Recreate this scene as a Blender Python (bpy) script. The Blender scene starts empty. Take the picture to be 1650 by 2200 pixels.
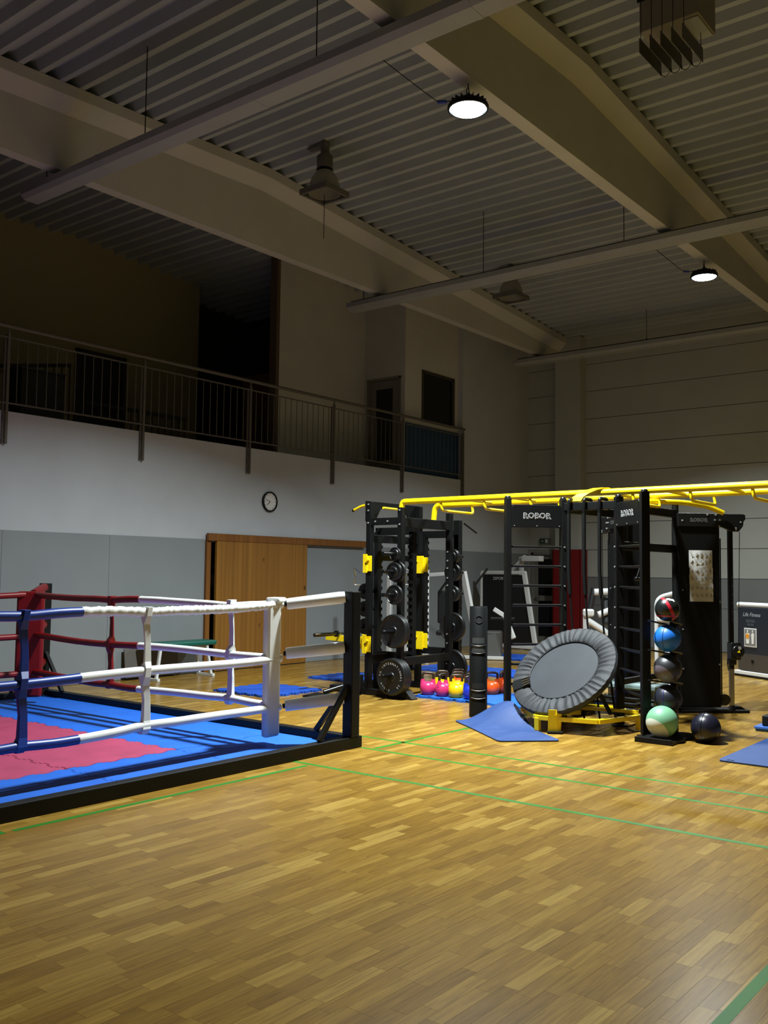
import bpy, bmesh, math, random
from mathutils import Vector, Matrix
random.seed(7)
PI = math.pi
SC = bpy.context.scene
COL = SC.collection

# ------------------------------------------------------------------ camera, world, exposure
F, YAW, PIT, ROL = 2028.67, 0.67008, 0.064968, 0.011349
FW = Vector((-math.sin(YAW)*math.cos(PIT), math.cos(YAW)*math.cos(PIT), math.sin(PIT)))
_rt = Vector((math.cos(YAW), math.sin(YAW), 0)); _up = _rt.cross(FW)
RT = math.cos(ROL)*_rt + math.sin(ROL)*_up
UP = -math.sin(ROL)*_rt + math.cos(ROL)*_up
CAM = Vector((0, 0, 1.55))
cd = bpy.data.cameras.new('camera'); cam = bpy.data.objects.new('camera', cd); COL.objects.link(cam)
m = Matrix.Identity(4)
for i in range(3):
    m[i][0] = RT[i]; m[i][1] = UP[i]; m[i][2] = -FW[i]; m[i][3] = CAM[i]
cam.matrix_world = m
cd.sensor_fit = 'VERTICAL'; cd.sensor_height = 36.0; cd.sensor_width = 27.0; cd.lens = F/2200*36.0
cd.clip_start = 0.05; cd.clip_end = 200
SC.camera = cam
w = bpy.data.worlds.new('night'); SC.world = w; w.use_nodes = True
w.node_tree.nodes['Background'].inputs[0].default_value = (0.5, 0.6, 0.8, 1)
w.node_tree.nodes['Background'].inputs[1].default_value = 0.003
SC.view_settings.view_transform = 'Standard'
SC.view_settings.look = 'None'
SC.view_settings.gamma = 1.0
SC.view_settings.use_curve_mapping = False
SC.view_settings.exposure = 0.0
SC.cycles.use_denoising = True
SC.cycles.max_bounces = 10
SC.cycles.diffuse_bounces = 6
LAMP_POWER = 830.0
LAMP_SPREAD = 133.0
LAMP_COLOR = (0.90, 0.98, 1.0)

def proj(p):
    d = Vector(p) - CAM; w_ = d.dot(FW)
    if w_ < .05: return None
    return 825 + F*d.dot(RT)/w_, 1100 - F*d.dot(UP)/w_, w_

# ------------------------------------------------------------------ materials
def lin(c):
    return tuple(((v/255)/12.92 if v/255 <= .04045 else ((v/255+.055)/1.055)**2.4) for v in c) + (1.0,)

MATS = {}
def M(name, col, rough=.5, metal=0.0, var=0.0, scale=6.0, bump=0.0, bscale=None, spec=.5, emis=0.0, coat=0.0, stretch=None, alpha_tr=0.0, detail=4):
    if name in MATS: return MATS[name]
    mt = bpy.data.materials.new(name); mt.use_nodes = True
    nt = mt.node_tree; b = nt.nodes['Principled BSDF']
    c = lin(col)
    b.inputs['Base Color'].default_value = c
    b.inputs['Roughness'].default_value = rough
    b.inputs['Metallic'].default_value = metal
    b.inputs['Specular IOR Level'].default_value = spec
    b.inputs['Coat Weight'].default_value = coat
    if alpha_tr: b.inputs['Transmission Weight'].default_value = alpha_tr
    if emis:
        b.inputs['Emission Color'].default_value = c; b.inputs['Emission Strength'].default_value = emis
    tc = nt.nodes.new('ShaderNodeTexCoord')
    mp = nt.nodes.new('ShaderNodeMapping'); nt.links.new(tc.outputs['Object'], mp.inputs[0])
    if stretch: mp.inputs['Scale'].default_value = stretch
    if var:
        n = nt.nodes.new('ShaderNodeTexNoise'); n.inputs['Scale'].default_value = scale; n.inputs['Detail'].default_value = detail
        nt.links.new(mp.outputs[0], n.inputs['Vector'])
        r = nt.nodes.new('ShaderNodeValToRGB')
        r.color_ramp.elements[0].position = .3; r.color_ramp.elements[1].position = .7
        r.color_ramp.elements[0].color = tuple(v*(1-var) for v in c[:3])+(1,)
        r.color_ramp.elements[1].color = tuple(min(1, v*(1+var)) for v in c[:3])+(1,)
        nt.links.new(n.outputs['Fac'], r.inputs[0]); nt.links.new(r.outputs[0], b.inputs['Base Color'])
    if bump:
        n2 = nt.nodes.new('ShaderNodeTexNoise'); n2.inputs['Scale'].default_value = bscale or scale*6; n2.inputs['Detail'].default_value = 3
        nt.links.new(mp.outputs[0], n2.inputs['Vector'])
        bm_ = nt.nodes.new('ShaderNodeBump'); bm_.inputs['Strength'].default_value = bump; bm_.inputs['Distance'].default_value = .01
        nt.links.new(n2.outputs['Fac'], bm_.inputs['Height']); nt.links.new(bm_.outputs[0], b.inputs['Normal'])
    MATS[name] = mt
    return mt

def plank_material(name, source):
    mt = bpy.data.materials.new(name); mt.use_nodes = True
    nt = mt.node_tree; N = nt.nodes; L = nt.links; b = N['Principled BSDF']
    if source == 'object':
        oi = N.new('ShaderNodeObjectInfo'); rnd = oi.outputs['Random']
    else:
        at = N.new('ShaderNodeAttribute'); at.attribute_name = 'tone'; rnd = at.outputs['Fac']
    geo = N.new('ShaderNodeNewGeometry')
    off = N.new('ShaderNodeMath'); off.operation = 'MULTIPLY'; off.inputs[1].default_value = 37.0; L.new(rnd, off.inputs[0])
    cmb = N.new('ShaderNodeCombineXYZ'); L.new(off.outputs[0], cmb.inputs[0]); L.new(off.outputs[0], cmb.inputs[1])
    add = N.new('ShaderNodeVectorMath'); add.operation = 'ADD'; L.new(geo.outputs['Position'], add.inputs[0]); L.new(cmb.outputs[0], add.inputs[1])
    mp = N.new('ShaderNodeMapping'); mp.inputs['Scale'].default_value = (60, 3.2, 1); L.new(add.outputs[0], mp.inputs[0])
    n = N.new('ShaderNodeTexNoise'); n.inputs['Scale'].default_value = 1.0; n.inputs['Detail'].default_value = 6; n.inputs['Roughness'].default_value = .65
    n.inputs['Distortion'].default_value = .6
    L.new(mp.outputs[0], n.inputs['Vector'])
    r1 = N.new('ShaderNodeValToRGB'); cr = r1.color_ramp
    cr.elements[0].position = 0.0; cr.elements[0].color = lin((132, 100, 38))
    cr.elements[1].position = 1.0; cr.elements[1].color = lin((175, 144, 69))
    for p, c in ((.25, (142, 109, 42)), (.55, (148, 115, 46)), (.85, (157, 124, 53))):
        e = cr.elements.new(p); e.color = lin(c)
    L.new(rnd, r1.inputs[0])
    r2 = N.new('ShaderNodeValToRGB'); r2.color_ramp.elements[0].position = .3; r2.color_ramp.elements[1].position = .62
    r2.color_ramp.elements[0].color = (.66, .62, .58, 1); r2.color_ramp.elements[1].color = (1.08, 1.08, 1.08, 1)
    L.new(n.outputs['Fac'], r2.inputs[0])
    mx = N.new('ShaderNodeMix'); mx.data_type = 'RGBA'; mx.blend_type = 'MULTIPLY'; mx.inputs[0].default_value = 1
    L.new(r1.outputs[0], mx.inputs[6]); L.new(r2.outputs[0], mx.inputs[7])
    # large worn, greyish areas
    n3 = N.new('ShaderNodeTexNoise'); n3.inputs['Scale'].default_value = .55; n3.inputs['Detail'].default_value = 5
    L.new(geo.outputs['Position'], n3.inputs['Vector'])
    r3 = N.new('ShaderNodeValToRGB'); r3.color_ramp.elements[0].position = .35; r3.color_ramp.elements[1].position = .7
    r3.color_ramp.elements[0].color = (1, 1, 1, 1); r3.color_ramp.elements[1].color = (.84, .82, .80, 1)
    L.new(n3.outputs['Fac'], r3.inputs[0])
    mx2 = N.new('ShaderNodeMix'); mx2.data_type = 'RGBA'; mx2.blend_type = 'MULTIPLY'; mx2.inputs[0].default_value = 1
    L.new(mx.outputs[2], mx2.inputs[6]); L.new(r3.outputs[0], mx2.inputs[7])
    L.new(mx2.outputs[2], b.inputs['Base Color'])
    mr = N.new('ShaderNodeMapRange'); mr.inputs[3].default_value = .2; mr.inputs[4].default_value = .34
    L.new(n3.outputs['Fac'], mr.inputs[0]); L.new(mr.outputs[0], b.inputs['Roughness'])
    b.inputs['Specular IOR Level'].default_value = .32
    bp = N.new('ShaderNodeBump'); bp.inputs['Strength'].default_value = .06; bp.inputs['Distance'].default_value = .002
    L.new(n.outputs['Fac'], bp.inputs['Height']); L.new(bp.outputs[0], b.inputs['Normal'])
    return mt

def pine_material(name, col, dark):
    mt = bpy.data.materials.new(name); mt.use_nodes = True
    nt = mt.node_tree; N = nt.nodes; L = nt.links; b = N['Principled BSDF']
    tc = N.new('ShaderNodeNewGeometry'); mp = N.new('ShaderNodeMapping'); mp.inputs['Scale'].default_value = (14, 14, .35)
    L.new(tc.outputs['Position'], mp.inputs[0])
    n = N.new('ShaderNodeTexNoise'); n.inputs['Scale'].default_value = 1; n.inputs['Detail'].default_value = 5; n.inputs['Distortion'].default_value = .4
    L.new(mp.outputs[0], n.inputs['Vector'])
    r = N.new('ShaderNodeValToRGB'); r.color_ramp.elements[0].color = lin(dark); r.color_ramp.elements[1].color = lin(col)
    r.color_ramp.elements[0].position = .2; r.color_ramp.elements[1].position = .75
    L.new(n.outputs['Fac'], r.inputs[0])
    v = N.new('ShaderNodeTexVoronoi'); v.inputs['Scale'].default_value = 4.0
    mp2 = N.new('ShaderNodeMapping'); mp2.inputs['Scale'].default_value = (1, 1, .55); L.new(tc.outputs['Position'], mp2.inputs[0]); L.new(mp2.outputs[0], v.inputs['Vector'])
    rv = N.new('ShaderNodeValToRGB'); rv.color_ramp.elements[0].position = .06; rv.color_ramp.elements[1].position = .12
    rv.color_ramp.elements[0].color = (.25, .18, .12, 1); rv.color_ramp.elements[1].color = (1, 1, 1, 1)
    L.new(v.outputs['Distance'], rv.inputs[0])
    mx = N.new('ShaderNodeMix'); mx.data_type = 'RGBA'; mx.blend_type = 'MULTIPLY'; mx.inputs[0].default_value = 1
    L.new(r.outputs[0], mx.inputs[6]); L.new(rv.outputs[0], mx.inputs[7]); L.new(mx.outputs[2], b.inputs['Base Color'])
    b.inputs['Roughness'].default_value = .5
    return mt

# ------------------------------------------------------------------ mesh builder
class MB:
    def __init__(s): s.v = []; s.f = []; s.sm = []
    def add(s, vs, fs, smooth=False):
        o = len(s.v); s.v += [Vector(v) for v in vs]
        for f in fs: s.f.append(tuple(i+o for i in f)); s.sm.append(smooth)
        return s
    def box(s, x0, x1, y0, y1, z0, z1):
        vs = [(x0,y0,z0),(x1,y0,z0),(x1,y1,z0),(x0,y1,z0),(x0,y0,z1),(x1,y0,z1),(x1,y1,z1),(x0,y1,z1)]
        return s.add(vs, [(3,2,1,0),(4,5,6,7),(0,1,5,4),(1,2,6,5),(2,3,7,6),(3,0,4,7)])
    def cbox(s, c, d, rz=0, rx=0, ry=0):
        R_ = Matrix.Rotation(rz, 3, 'Z') @ Matrix.Rotation(ry, 3, 'Y') @ Matrix.Rotation(rx, 3, 'X')
        vs = []
        for z in (-.5, .5):
            for (a, b_) in ((-.5,-.5),(.5,-.5),(.5,.5),(-.5,.5)):
                vs.append(Vector(c) + R_ @ Vector((a*d[0], b_*d[1], z*d[2])))
        return s.add(vs, [(3,2,1,0),(4,5,6,7),(0,1,5,4),(1,2,6,5),(2,3,7,6),(3,0,4,7)])
    def bar(s, p0, p1, w, h, up=(0,0,1)):
        p0 = Vector(p0); p1 = Vector(p1); d = (p1-p0).normalized(); u = Vector(up)
        if abs(d.dot(u)) > .98: u = Vector((0,1,0))
        r = d.cross(u).normalized(); u = r.cross(d).normalized()
        vs = []
        for p in (p0, p1):
            for a, b_ in ((-1,-1),(1,-1),(1,1),(-1,1)): vs.append(p + r*(a*w/2) + u*(b_*h/2))
        return s.add(vs, [(0,1,2,3),(7,6,5,4),(0,4,5,1),(1,5,6,2),(2,6,7,3),(3,7,4,0)])
    def tube(s, pts, r, n=10, closed=False, caps=True, smooth=True, flat=None):
        pts = [Vector(p) for p in pts]; k = len(pts)
        rs = r if isinstance(r, (list, tuple)) else [r]*k
        def tan(i):
            if closed: return (pts[(i+1) % k]-pts[i-1]).normalized()
            if i == 0: return (pts[1]-pts[0]).normalized()
            if i == k-1: return (pts[-1]-pts[-2]).normalized()
            return ((pts[i+1]-pts[i]).normalized()+(pts[i]-pts[i-1]).normalized()).normalized()
        t = tan(0); u = Vector((0,0,1)) if abs(t.z) < .9 else Vector((1,0,0))
        u = (u - t*u.dot(t)).normalized(); vs = []; fs = []
        for i in range(k):
            t2 = tan(i); q = t.rotation_difference(t2); u = (q @ u); u = (u - t2*u.dot(t2)).normalized(); t = t2
            b_ = t.cross(u)
            for j in range(n):
                a = 2*PI*j/n
                fl_ = flat or (1, 1)
                vs.append(pts[i] + (u*math.cos(a)*fl_[0] + b_*math.sin(a)*fl_[1])*rs[i])
        m_ = k if closed else k-1
        for i in range(m_):
            for j in range(n):
                a = i*n+j; b2 = i*n+(j+1) % n; c = ((i+1) % k)*n+(j+1) % n; d = ((i+1) % k)*n+j
                fs.append((a, b2, c, d))
        s.add(vs, fs, smooth)
        if caps and not closed:
            o = len(s.v)-k*n
            s.f.append(tuple(o+j for j in reversed(range(n)))); s.sm.append(False)
            s.f.append(tuple(o+(k-1)*n+j for j in range(n))); s.sm.append(False)
        return s
    def cyl(s, p0, p1, r, n=16, r1=None): return s.tube([p0, p1], [r, r if r1 is None else r1], n)
    def lathe(s, prof, n=24, o=(0,0,0), rot=None, smooth=True):
        vs = []; fs = []; k = len(prof); R_ = rot or Matrix.Identity(3)
        for i, (r, z) in enumerate(prof):
            for j in range(n):
                a = 2*PI*j/n; vs.append(Vector(o)+R_ @ Vector((r*math.cos(a), r*math.sin(a), z)))
        for i in range(k-1):
            for j in range(n): fs.append((i*n+j, i*n+(j+1) % n, (i+1)*n+(j+1) % n, (i+1)*n+j))
        fs2 = []
        if prof[0][0] > 1e-6: fs2.append(tuple(reversed(range(n))))
        if prof[-1][0] > 1e-6: fs2.append(tuple((k-1)*n+j for j in range(n)))
        s.add(vs, fs, smooth)
        o2 = len(s.v)-len(vs)
        for f in fs2: s.f.append(tuple(i+o2 for i in f)); s.sm.append(False)
        return s
    def sphere(s, c, r, n=24, k=14):
        return s.lathe([(r*math.sin(PI*i/k), -r*math.cos(PI*i/k)) for i in range(k+1)], n, c)
    def prism(s, poly, fn, t0, t1):
        """poly 2D ccw list, fn(a,b,t)->3D"""
        n = len(poly); vs = [fn(a, b, t0) for a, b in poly]+[fn(a, b, t1) for a, b in poly]
        fs = [tuple(reversed(range(n))), tuple(range(n, 2*n))]+[(i, (i+1) % n, n+(i+1) % n, n+i) for i in range(n)]
        return s.add(vs, fs)
    def xf(s, mat): s.v = [mat @ v for v in s.v]; return s

def fillet(pts, rad, seg=6):
    pts = [Vector(p) for p in pts]; out = [pts[0]]
    for i in range(1, len(pts)-1):
        a, b, c = pts[i-1], pts[i], pts[i+1]; d1 = (a-b); d2 = (c-b)
        r = min(rad, d1.length*.45, d2.length*.45); p0 = b+d1.normalized()*r; p1 = b+d2.normalized()*r
        for k in range(seg+1):
            t = k/seg; out.append(p0*(1-t)**2+b*2*t*(1-t)+p1*t*t)
    out.append(pts[-1]); return out

ORG = {}
def _link(name, me): o = bpy.data.objects.new(name, me); COL.objects.link(o); return o
def mesh_of(name, mb, mat, off=Vector((0,0,0))):
    me = bpy.data.meshes.new(name)
    me.from_pydata([tuple(v-off) for v in mb.v], [], mb.f); me.materials.append(mat)
    me.polygons.foreach_set('use_smooth', mb.sm)
    me.update()
    if any(mb.sm):
        try: me.set_sharp_from_angle(angle=math.radians(40))
        except Exception: pass
    return me
def fixn(me):
    b = bmesh.new(); b.from_mesh(me); bmesh.ops.recalc_face_normals(b, faces=b.faces); b.to_mesh(me); b.free()
def part(name, mb, mat, parent=None, bev=0.0, local=False, label=None, kind=None):
    if parent is not None:
        org = Vector((0,0,0)) if local else ORG[parent.name]
    else: org = Vector((0,0,0))
    me = mesh_of(name, mb, mat, org); fixn(me)
    o = _link(name, me)
    if parent is not None: o.parent = parent; ORG[o.name] = ORG[parent.name]
    else: ORG[o.name] = Vector((0,0,0))
    if bev:
        md = o.modifiers.new('bevel', 'BEVEL'); md.width = bev; md.segments = 2; md.limit_method = 'ANGLE'; md.angle_limit = math.radians(50)
    if label: o['label'] = label
    if kind: o['kind'] = kind
    return o
def thing(name, label, cat, loc=(0,0,0), rz=0.0, group=None):
    o = _link(name, None); o.location = loc; o.rotation_euler = (0, 0, rz)
    o.empty_display_size = .1
    o['label'] = label; o['category'] = cat
    if group: o['group'] = group
    ORG[o.name] = Vector(loc)
    return o
def solo(name, mb, mat, label, cat, loc=(0,0,0), bev=0.0, group=None, kind=None):
    me = mesh_of(name, mb, mat, Vector(loc)); fixn(me); o = _link(name, me); o.location = loc; ORG[o.name] = Vector(loc)
    o['label'] = label; o['category'] = cat
    if group: o['group'] = group
    if kind: o['kind'] = kind
    if bev:
        md = o.modifiers.new('bevel', 'BEVEL'); md.width = bev; md.segments = 2; md.limit_method = 'ANGLE'; md.angle_limit = math.radians(50)
    return o
def struct(name, mb, mat, bev=0.0):
    o = part(name, mb, mat, None, bev); o['kind'] = 'structure'; return o
def dup(root, label=None, loc=None, rz=None, mats=None):
    r = root.copy(); COL.objects.link(r)
    if loc is not None: r.location = loc
    if rz is not None: r.rotation_euler = (0, 0, rz)
    if label: r['label'] = label
    ORG[r.name] = Vector(r.location)
    def kids(src, dst):
        for ch in list(src.children):
            c = ch.copy(); COL.objects.link(c); c.parent = dst; kids(ch, c)
    kids(root, r)
    return r
def text_mb(txt, size, org, right, up, offset=0.0, extrude=0.0, shear=0.0, align='CENTER', lift=0.0, spacing=1.0):
    cu = bpy.data.curves.new('lettering', 'FONT'); cu.body = txt; cu.size = size; cu.align_x = align; cu.align_y = 'CENTER'
    cu.offset = offset; cu.space_character = spacing; cu.shear = shear; cu.resolution_u = 3; cu.extrude = extrude
    o = _link('lettering_tmp', cu); bpy.context.view_layer.update()
    dg = bpy.context.evaluated_depsgraph_get(); me = bpy.data.meshes.new_from_object(o.evaluated_get(dg))
    R_ = Vector(right).normalized(); U_ = Vector(up).normalized(); N_ = R_.cross(U_)
    mb = MB(); mb.add([Vector(org)+R_*v.co.x+U_*v.co.y+N_*(v.co.z+lift) for v in me.vertices], [tuple(p.vertices) for p in me.polygons])
    bpy.data.objects.remove(o); bpy.data.meshes.remove(me); bpy.data.curves.remove(cu)
    return mb

# palette
mBLACK = M('black_powder_coat', (11, 12, 12), .48, var=.15, scale=9, spec=.25)
mBLACKS = M('black_satin_steel', (14, 15, 15), .3, spec=.4)
mRUBBER = M('black_rubber', (11, 13, 13), .6, spec=.2, var=.15, scale=20, bump=.1, bscale=120)
mYEL = M('yellow_powder_coat', (236, 206, 8), .38, var=.05, scale=8)
mCHROME = M('chrome', (190, 190, 190), .22, metal=1)
mSTEEL = M('brushed_steel', (150, 148, 140), .35, metal=1)
mBOLT = M('zinc_bolt', (200, 200, 198), .35, metal=.7)
mWALL = M('white_plaster', (178, 183, 186), .85, var=.04, scale=1.5, bump=.05, bscale=60)
mWALLD = M('gallery_plaster', (188, 188, 178), .85, var=.05, scale=1.2)
mGREY = M('grey_wainscot_board', (128, 134, 136), .6, var=.05, scale=1.3, bump=.04, bscale=40)
mPANEL = M('wall_panel_concrete', (170, 174, 168), .85, var=.05, scale=1.0, bump=.05, bscale=50)
mPANELG = M('wall_panel_grey_paint', (116, 120, 120), .7, var=.05, scale=1.0)
mBEAM = M('beam_concrete', (186, 186, 180), .85, var=.05, scale=1.5, bump=.06, bscale=30)
mDECK = M('deck_sheet_steel', (162, 170, 174), .5, var=.06, scale=1.2, spec=.4)
mDARK = M('joint_dark', (20, 20, 20), .9)
mRAIL = M('railing_grey_paint', (92, 88, 78), .5, spec=.4)
mPIPE = M('radiant_panel_grey', (150, 154, 154), .45, var=.04, scale=3)
mGREEN = M('court_line_green', (34, 112, 18), .45, var=.12, scale=3)
# ------------------------------------------------------------------ floor
XW = -11.3; YE = 19.8; YB = -0.9; XR = 4.6
floor = struct('floor', MB().box(XW-.2, XR, YB, YE+.2, -.2, -.012), M('floor_screed', (120, 88, 42), .7))
ORG[floor.name] = Vector((0,0,0))
mPLK = plank_material('oak_parquet_single', 'object'); mPLKS = plank_material('oak_parquet_field', 'attr')
staves = []
xw = .07; x = XW+.005
while x < XR-.08:
    y = YB-random.random()*.35
    while y < YE:
        ln = random.choice((.28, .32, .33, .36, .42, .46))
        y0, y1 = max(y, YB+.002), min(y+ln, YE-.002)
        if y1-y0 > .04: staves.append((x, y0, y1))
        y += ln
    x += xw
def in_view(st):
    p = proj((st[0]+.035, (st[1]+st[2])/2, 0))
    return p is not None and -20 < p[0] < 1670 and p[1] < 2215
def area(st):
    ps = [proj((st[0]+a, b, 0)) for a, b in ((0, st[1]), (xw, st[1]), (xw, st[2]), (0, st[2]))]
    if any(p is None for p in ps): return 0
    return abs(sum(ps[i][0]*ps[(i+1) % 4][1]-ps[(i+1) % 4][0]*ps[i][1] for i in range(4)))/2
vis = sorted([s_ for s_ in staves if in_view(s_)], key=area, reverse=True)[:300]
visset = set(vis)
ub = MB()
ub.add([(-.5,-.5,-1),(.5,-.5,-1),(.5,.5,-1),(-.5,.5,-1),(-.5,-.5,-.12),(.5,-.5,-.12),(.5,.5,-.12),(-.5,.5,-.12),(-.497,-.4994,0),(.497,-.4994,0),(.497,.4994,0),(-.497,.4994,0)],
       [(0,1,5,4),(1,2,6,5),(2,3,7,6),(3,0,4,7),(4,5,9,8),(5,6,10,9),(6,7,11,10),(7,4,8,11),(8,9,10,11)])
ume = mesh_of('plank', ub, mPLK)
for (x, y0, y1) in vis:
    o = _link('plank', ume); o.parent = floor
    o.location = (x+xw/2, (y0+y1)/2, random.uniform(-.0003, 0)); o.scale = (xw-.0004, y1-y0-.0005, .0115)
fb = MB(); tones = []
for st in staves:
    if st in visset: continue
    x, y0, y1 = st; a = x+.0002; b = x+xw-.0002; c = y0+.0004; d = y1-.0004; h = random.uniform(-.0003, 0)
    o = len(fb.v)
    fb.v += [Vector(p) for p in ((a,c,-.0115),(b,c,-.0115),(b,d,-.0115),(a,d,-.0115),(a,c,h),(b,c,h),(b,d,h),(a,d,h))]
    t = random.random()
    for f in ((4,5,6,7),(0,1,5,4),(1,2,6,5),(2,3,7,6),(3,0,4,7)): fb.f.append(tuple(i+o for i in f)); fb.sm.append(False); tones.append(t)
me = mesh_of('parquet_field', fb, mPLKS)
at_ = me.attributes.new('tone', 'FLOAT', 'FACE'); at_.data.foreach_set('value', tones)
o = _link('parquet_field', me); o.parent = floor; o['kind'] = 'stuff'; ORG[o.name] = Vector((0,0,0))
def line(x0, x1, y0, y1): part('court_line', MB().box(x0, x1, y0, y1, -.001, .0007), mGREEN, floor)
line(-5.45, 2.5, 5.71, 5.755); line(-5.44, 2.5, 6.556, 6.598); line(-6.2, 2.5, 7.011, 7.052)
line(-5.285, -5.24, 3.13, 5.68); line(-5.34, -5.295, 6.62, 9.6); line(-1.20, -1.15, -.8, 5.69)
line(-5.44, -5.24, 3.03, 3.075)

# ------------------------------------------------------------------ left wall with wainscot, sliding door, gallery
ZS = 3.58
DO0, DO1, DZ = 9.87, 11.85, 2.02     # opening behind the sliding door
wl = MB().box(XW-.2, XW, YB, DO0, 0, ZS).box(XW-.2, XW, DO1, YE, 0, ZS).box(XW-.2, XW, DO0, DO1, DZ, ZS)
wl.box(XW-.2, XW, 16.97, YE, ZS, 7.9)
wall_left = struct('wall_left', wl, mWALL)
ys = [YB, .6, 2.5, 4.4, 6.41, 8.03, 9.78]
for a, b in zip(ys[:-1], ys[1:]): part('wainscot_panel', MB().box(XW-.01, XW+.014, a+.002, b-.002, .005, 2.05), mGREY, wall_left)
ys = [12.0, 13.64, 15.3, 17.0, 18.5, YE-.002]
for a, b in zip(ys[:-1], ys[1:]): part('wainscot_panel', MB().box(XW-.01, XW+.014, a+.002, b-.002, .005, 2.05), mGREY, wall_left)
base = MB().box(XW, XW+.02, YB, 9.78, 0, .05)
mPINE = pine_material('pine_board', (150, 104, 38), (116, 76, 22))
mPINED = pine_material('pine_beam', (132, 84, 28), (100, 58, 16))
part('jamb', MB().box(XW-.2, XW+.05, 9.785, 9.87, 0, 2.03), mPINED, wall_left)
dt = struct('door_1', MB().box(XW+.03, XW+.09, 9.785, 13.64, 2.03, 2.145), mPINED, .004)
bw = (12.03-9.965)/11
for i in range(11):
    part('board', MB().box(XW+.035, XW+.08, 9.965+i*bw+.0008, 9.965+(i+1)*bw-.0008, .012, 2.03), mPINE, dt)
part('door_guide', MB().box(XW+.03, XW+.10, 10.0, 12.0, .0, .012), mBLACK, dt)
# storage room seen through the gap
struct('wall_storage', MB().box(-13.6, -13.5, 9.0, 12.6, 0, 2.6).box(-13.5, XW-.2, 9.0, 9.1, 0, 2.6).box(-13.5, XW-.2, 12.5, 12.6, 0, 2.6).box(-13.6, XW-.2, 9, 12.6, 2.6, 2.7).box(-13.6, XW-.2, 9, 12.6, -.1, 0), mWALL)
sh = thing('storage_shelf', 'grey storage shelving just visible behind the half open wooden door', 'shelf', (-12.1, 10.35, 0))
mSHELF = M('shelf_grey', (150, 154, 150), .5, metal=.3)
for z in (.12, .5, .88, 1.24, 1.6): part('shelf_board', MB().box(-12.4, -11.8, 9.7, 11.1, z, z+.03), mSHELF, sh)
for yy in (9.72, 11.08):
    for xx in (-12.38, -11.83): part('upright', MB().box(xx-.015, xx+.015, yy-.015, yy+.015, 0, 1.9), mSHELF, sh)
mTEAL = M('teal_bag', (20, 70, 66), .6)
for k, (z, h, mm, nm) in enumerate(((.15, .24, mRUBBER, 'black'), (.53, .26, mTEAL, 'teal'), (.91, .22, mRUBBER, 'dark'), (1.27, .24, M('white_cloth', (200, 200, 196), .8), 'white'))):
    b = MB().cbox((-12.05, 10.42, z+h/2), (.36, .5, h), .1)
    solo('storage_box', b, mm, nm+' bundle on the '+('bottom', 'second', 'third', 'fourth')[k]+' storage shelf behind the wooden door', 'box', (-12.05, 10.42, z), .03)

# clock
ck = thing('wall_clock', 'round black rimmed wall clock above the wooden sliding door', 'clock', (XW, 11.16, 2.725))
RX = Matrix.Rotation(PI/2, 3, 'Y')
part('rim', MB().lathe([(.0, 0), (.17, 0), (.17, .035), (.152, .045), (.142, .02), (0, .02)], 40, (XW, 11.16, 2.725), RX), mBLACK, ck)
part('dial', MB().lathe([(0, .0), (.143, .0), (.143, .022), (0, .022)], 40, (XW+.001, 11.16, 2.725), RX), M('clock_dial', (215, 215, 210), .5), ck)
part('hand', MB().bar((XW+.028, 11.16, 2.725), (XW+.028, 11.06, 2.76), .003, .010, (1,0,0)), mBLACK, ck)
part('hand', MB().bar((XW+.031, 11.16, 2.725), (XW+.031, 11.09, 2.67), .003, .013, (1,0,0)), mBLACK, ck)
for k in range(12):
    a = k*PI/6; part('hour_mark', MB().cbox((XW+.025, 11.16+.12*math.cos(a), 2.725+.12*math.sin(a)), (.003, .02, .007), 0, a), mBLACK, ck)

# gallery
mGFL = M('gallery_floor', (70, 66, 58), .7)
gf = struct('floor_gallery', MB().box(-16.2, XW-.001, YB, 16.97, ZS-.24, ZS-.002), mGFL)
XM = -12.48; XB = -15.25
gw = MB().box(XM-.12, XM, 12.5, 15.05, ZS, 7.9)                    # wall beside the gallery door
struct('wall_gallery_mid', gw, mWALLD)
struct('trim_1', MB().box(XM-.16, XM+.015, 12.42, 12.505, ZS, 7.9), M('trim_brown', (92, 78, 62), .7))
# box room: door face at y=15.05 and window face at x=-11.42
DX0, DX1, GDZ = -12.40, -11.52, ZS+1.98
bf = MB().box(XM-.12, DX0, 15.05, 15.15, ZS, 7.9).box(DX1, -11.42, 15.05, 15.15, ZS, 7.9).box(DX0, DX1, 15.05, 15.15, GDZ, 7.9)
WY0, WY1, WZ0, WZ1 = 15.65, 16.79, 4.72, 5.74
bf.box(-11.52, -11.42, 15.1501, WY0, ZS, 7.9).box(-11.52, -11.42, WY1, 17.0, ZS, 7.9).box(-11.52, -11.42, WY0, WY1, ZS, WZ0).box(-11.52, -11.42, WY0, WY1, WZ1, 7.9)
struct('wall_gallery_room', bf, mWALLD)
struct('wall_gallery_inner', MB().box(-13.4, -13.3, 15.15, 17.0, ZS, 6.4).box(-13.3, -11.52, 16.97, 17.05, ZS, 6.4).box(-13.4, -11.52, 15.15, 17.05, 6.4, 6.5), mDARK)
mGD = M('grey_door_paint', (120, 118, 108), .55)
gd = struct('door_2', MB().box(DX0+.05, -12.19, 15.07, 15.11, ZS+.01, GDZ-.05).box(-11.745, DX1-.05, 15.07, 15.11, ZS+.01, GDZ-.05).box(-12.19, -11.745, 15.07, 15.11, ZS+.01, 3.86).box(-12.19, -11.745, 15.07, 15.11, 5.34, GDZ-.05), mGD)
part('door_frame', MB().box(DX0, DX0+.04, 15.03, 15.12, ZS, GDZ).box(DX1-.04, DX1, 15.03, 15.12, ZS, GDZ).box(DX0, DX1, 15.03, 15.12, GDZ-.04, GDZ), mGD, gd)
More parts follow.
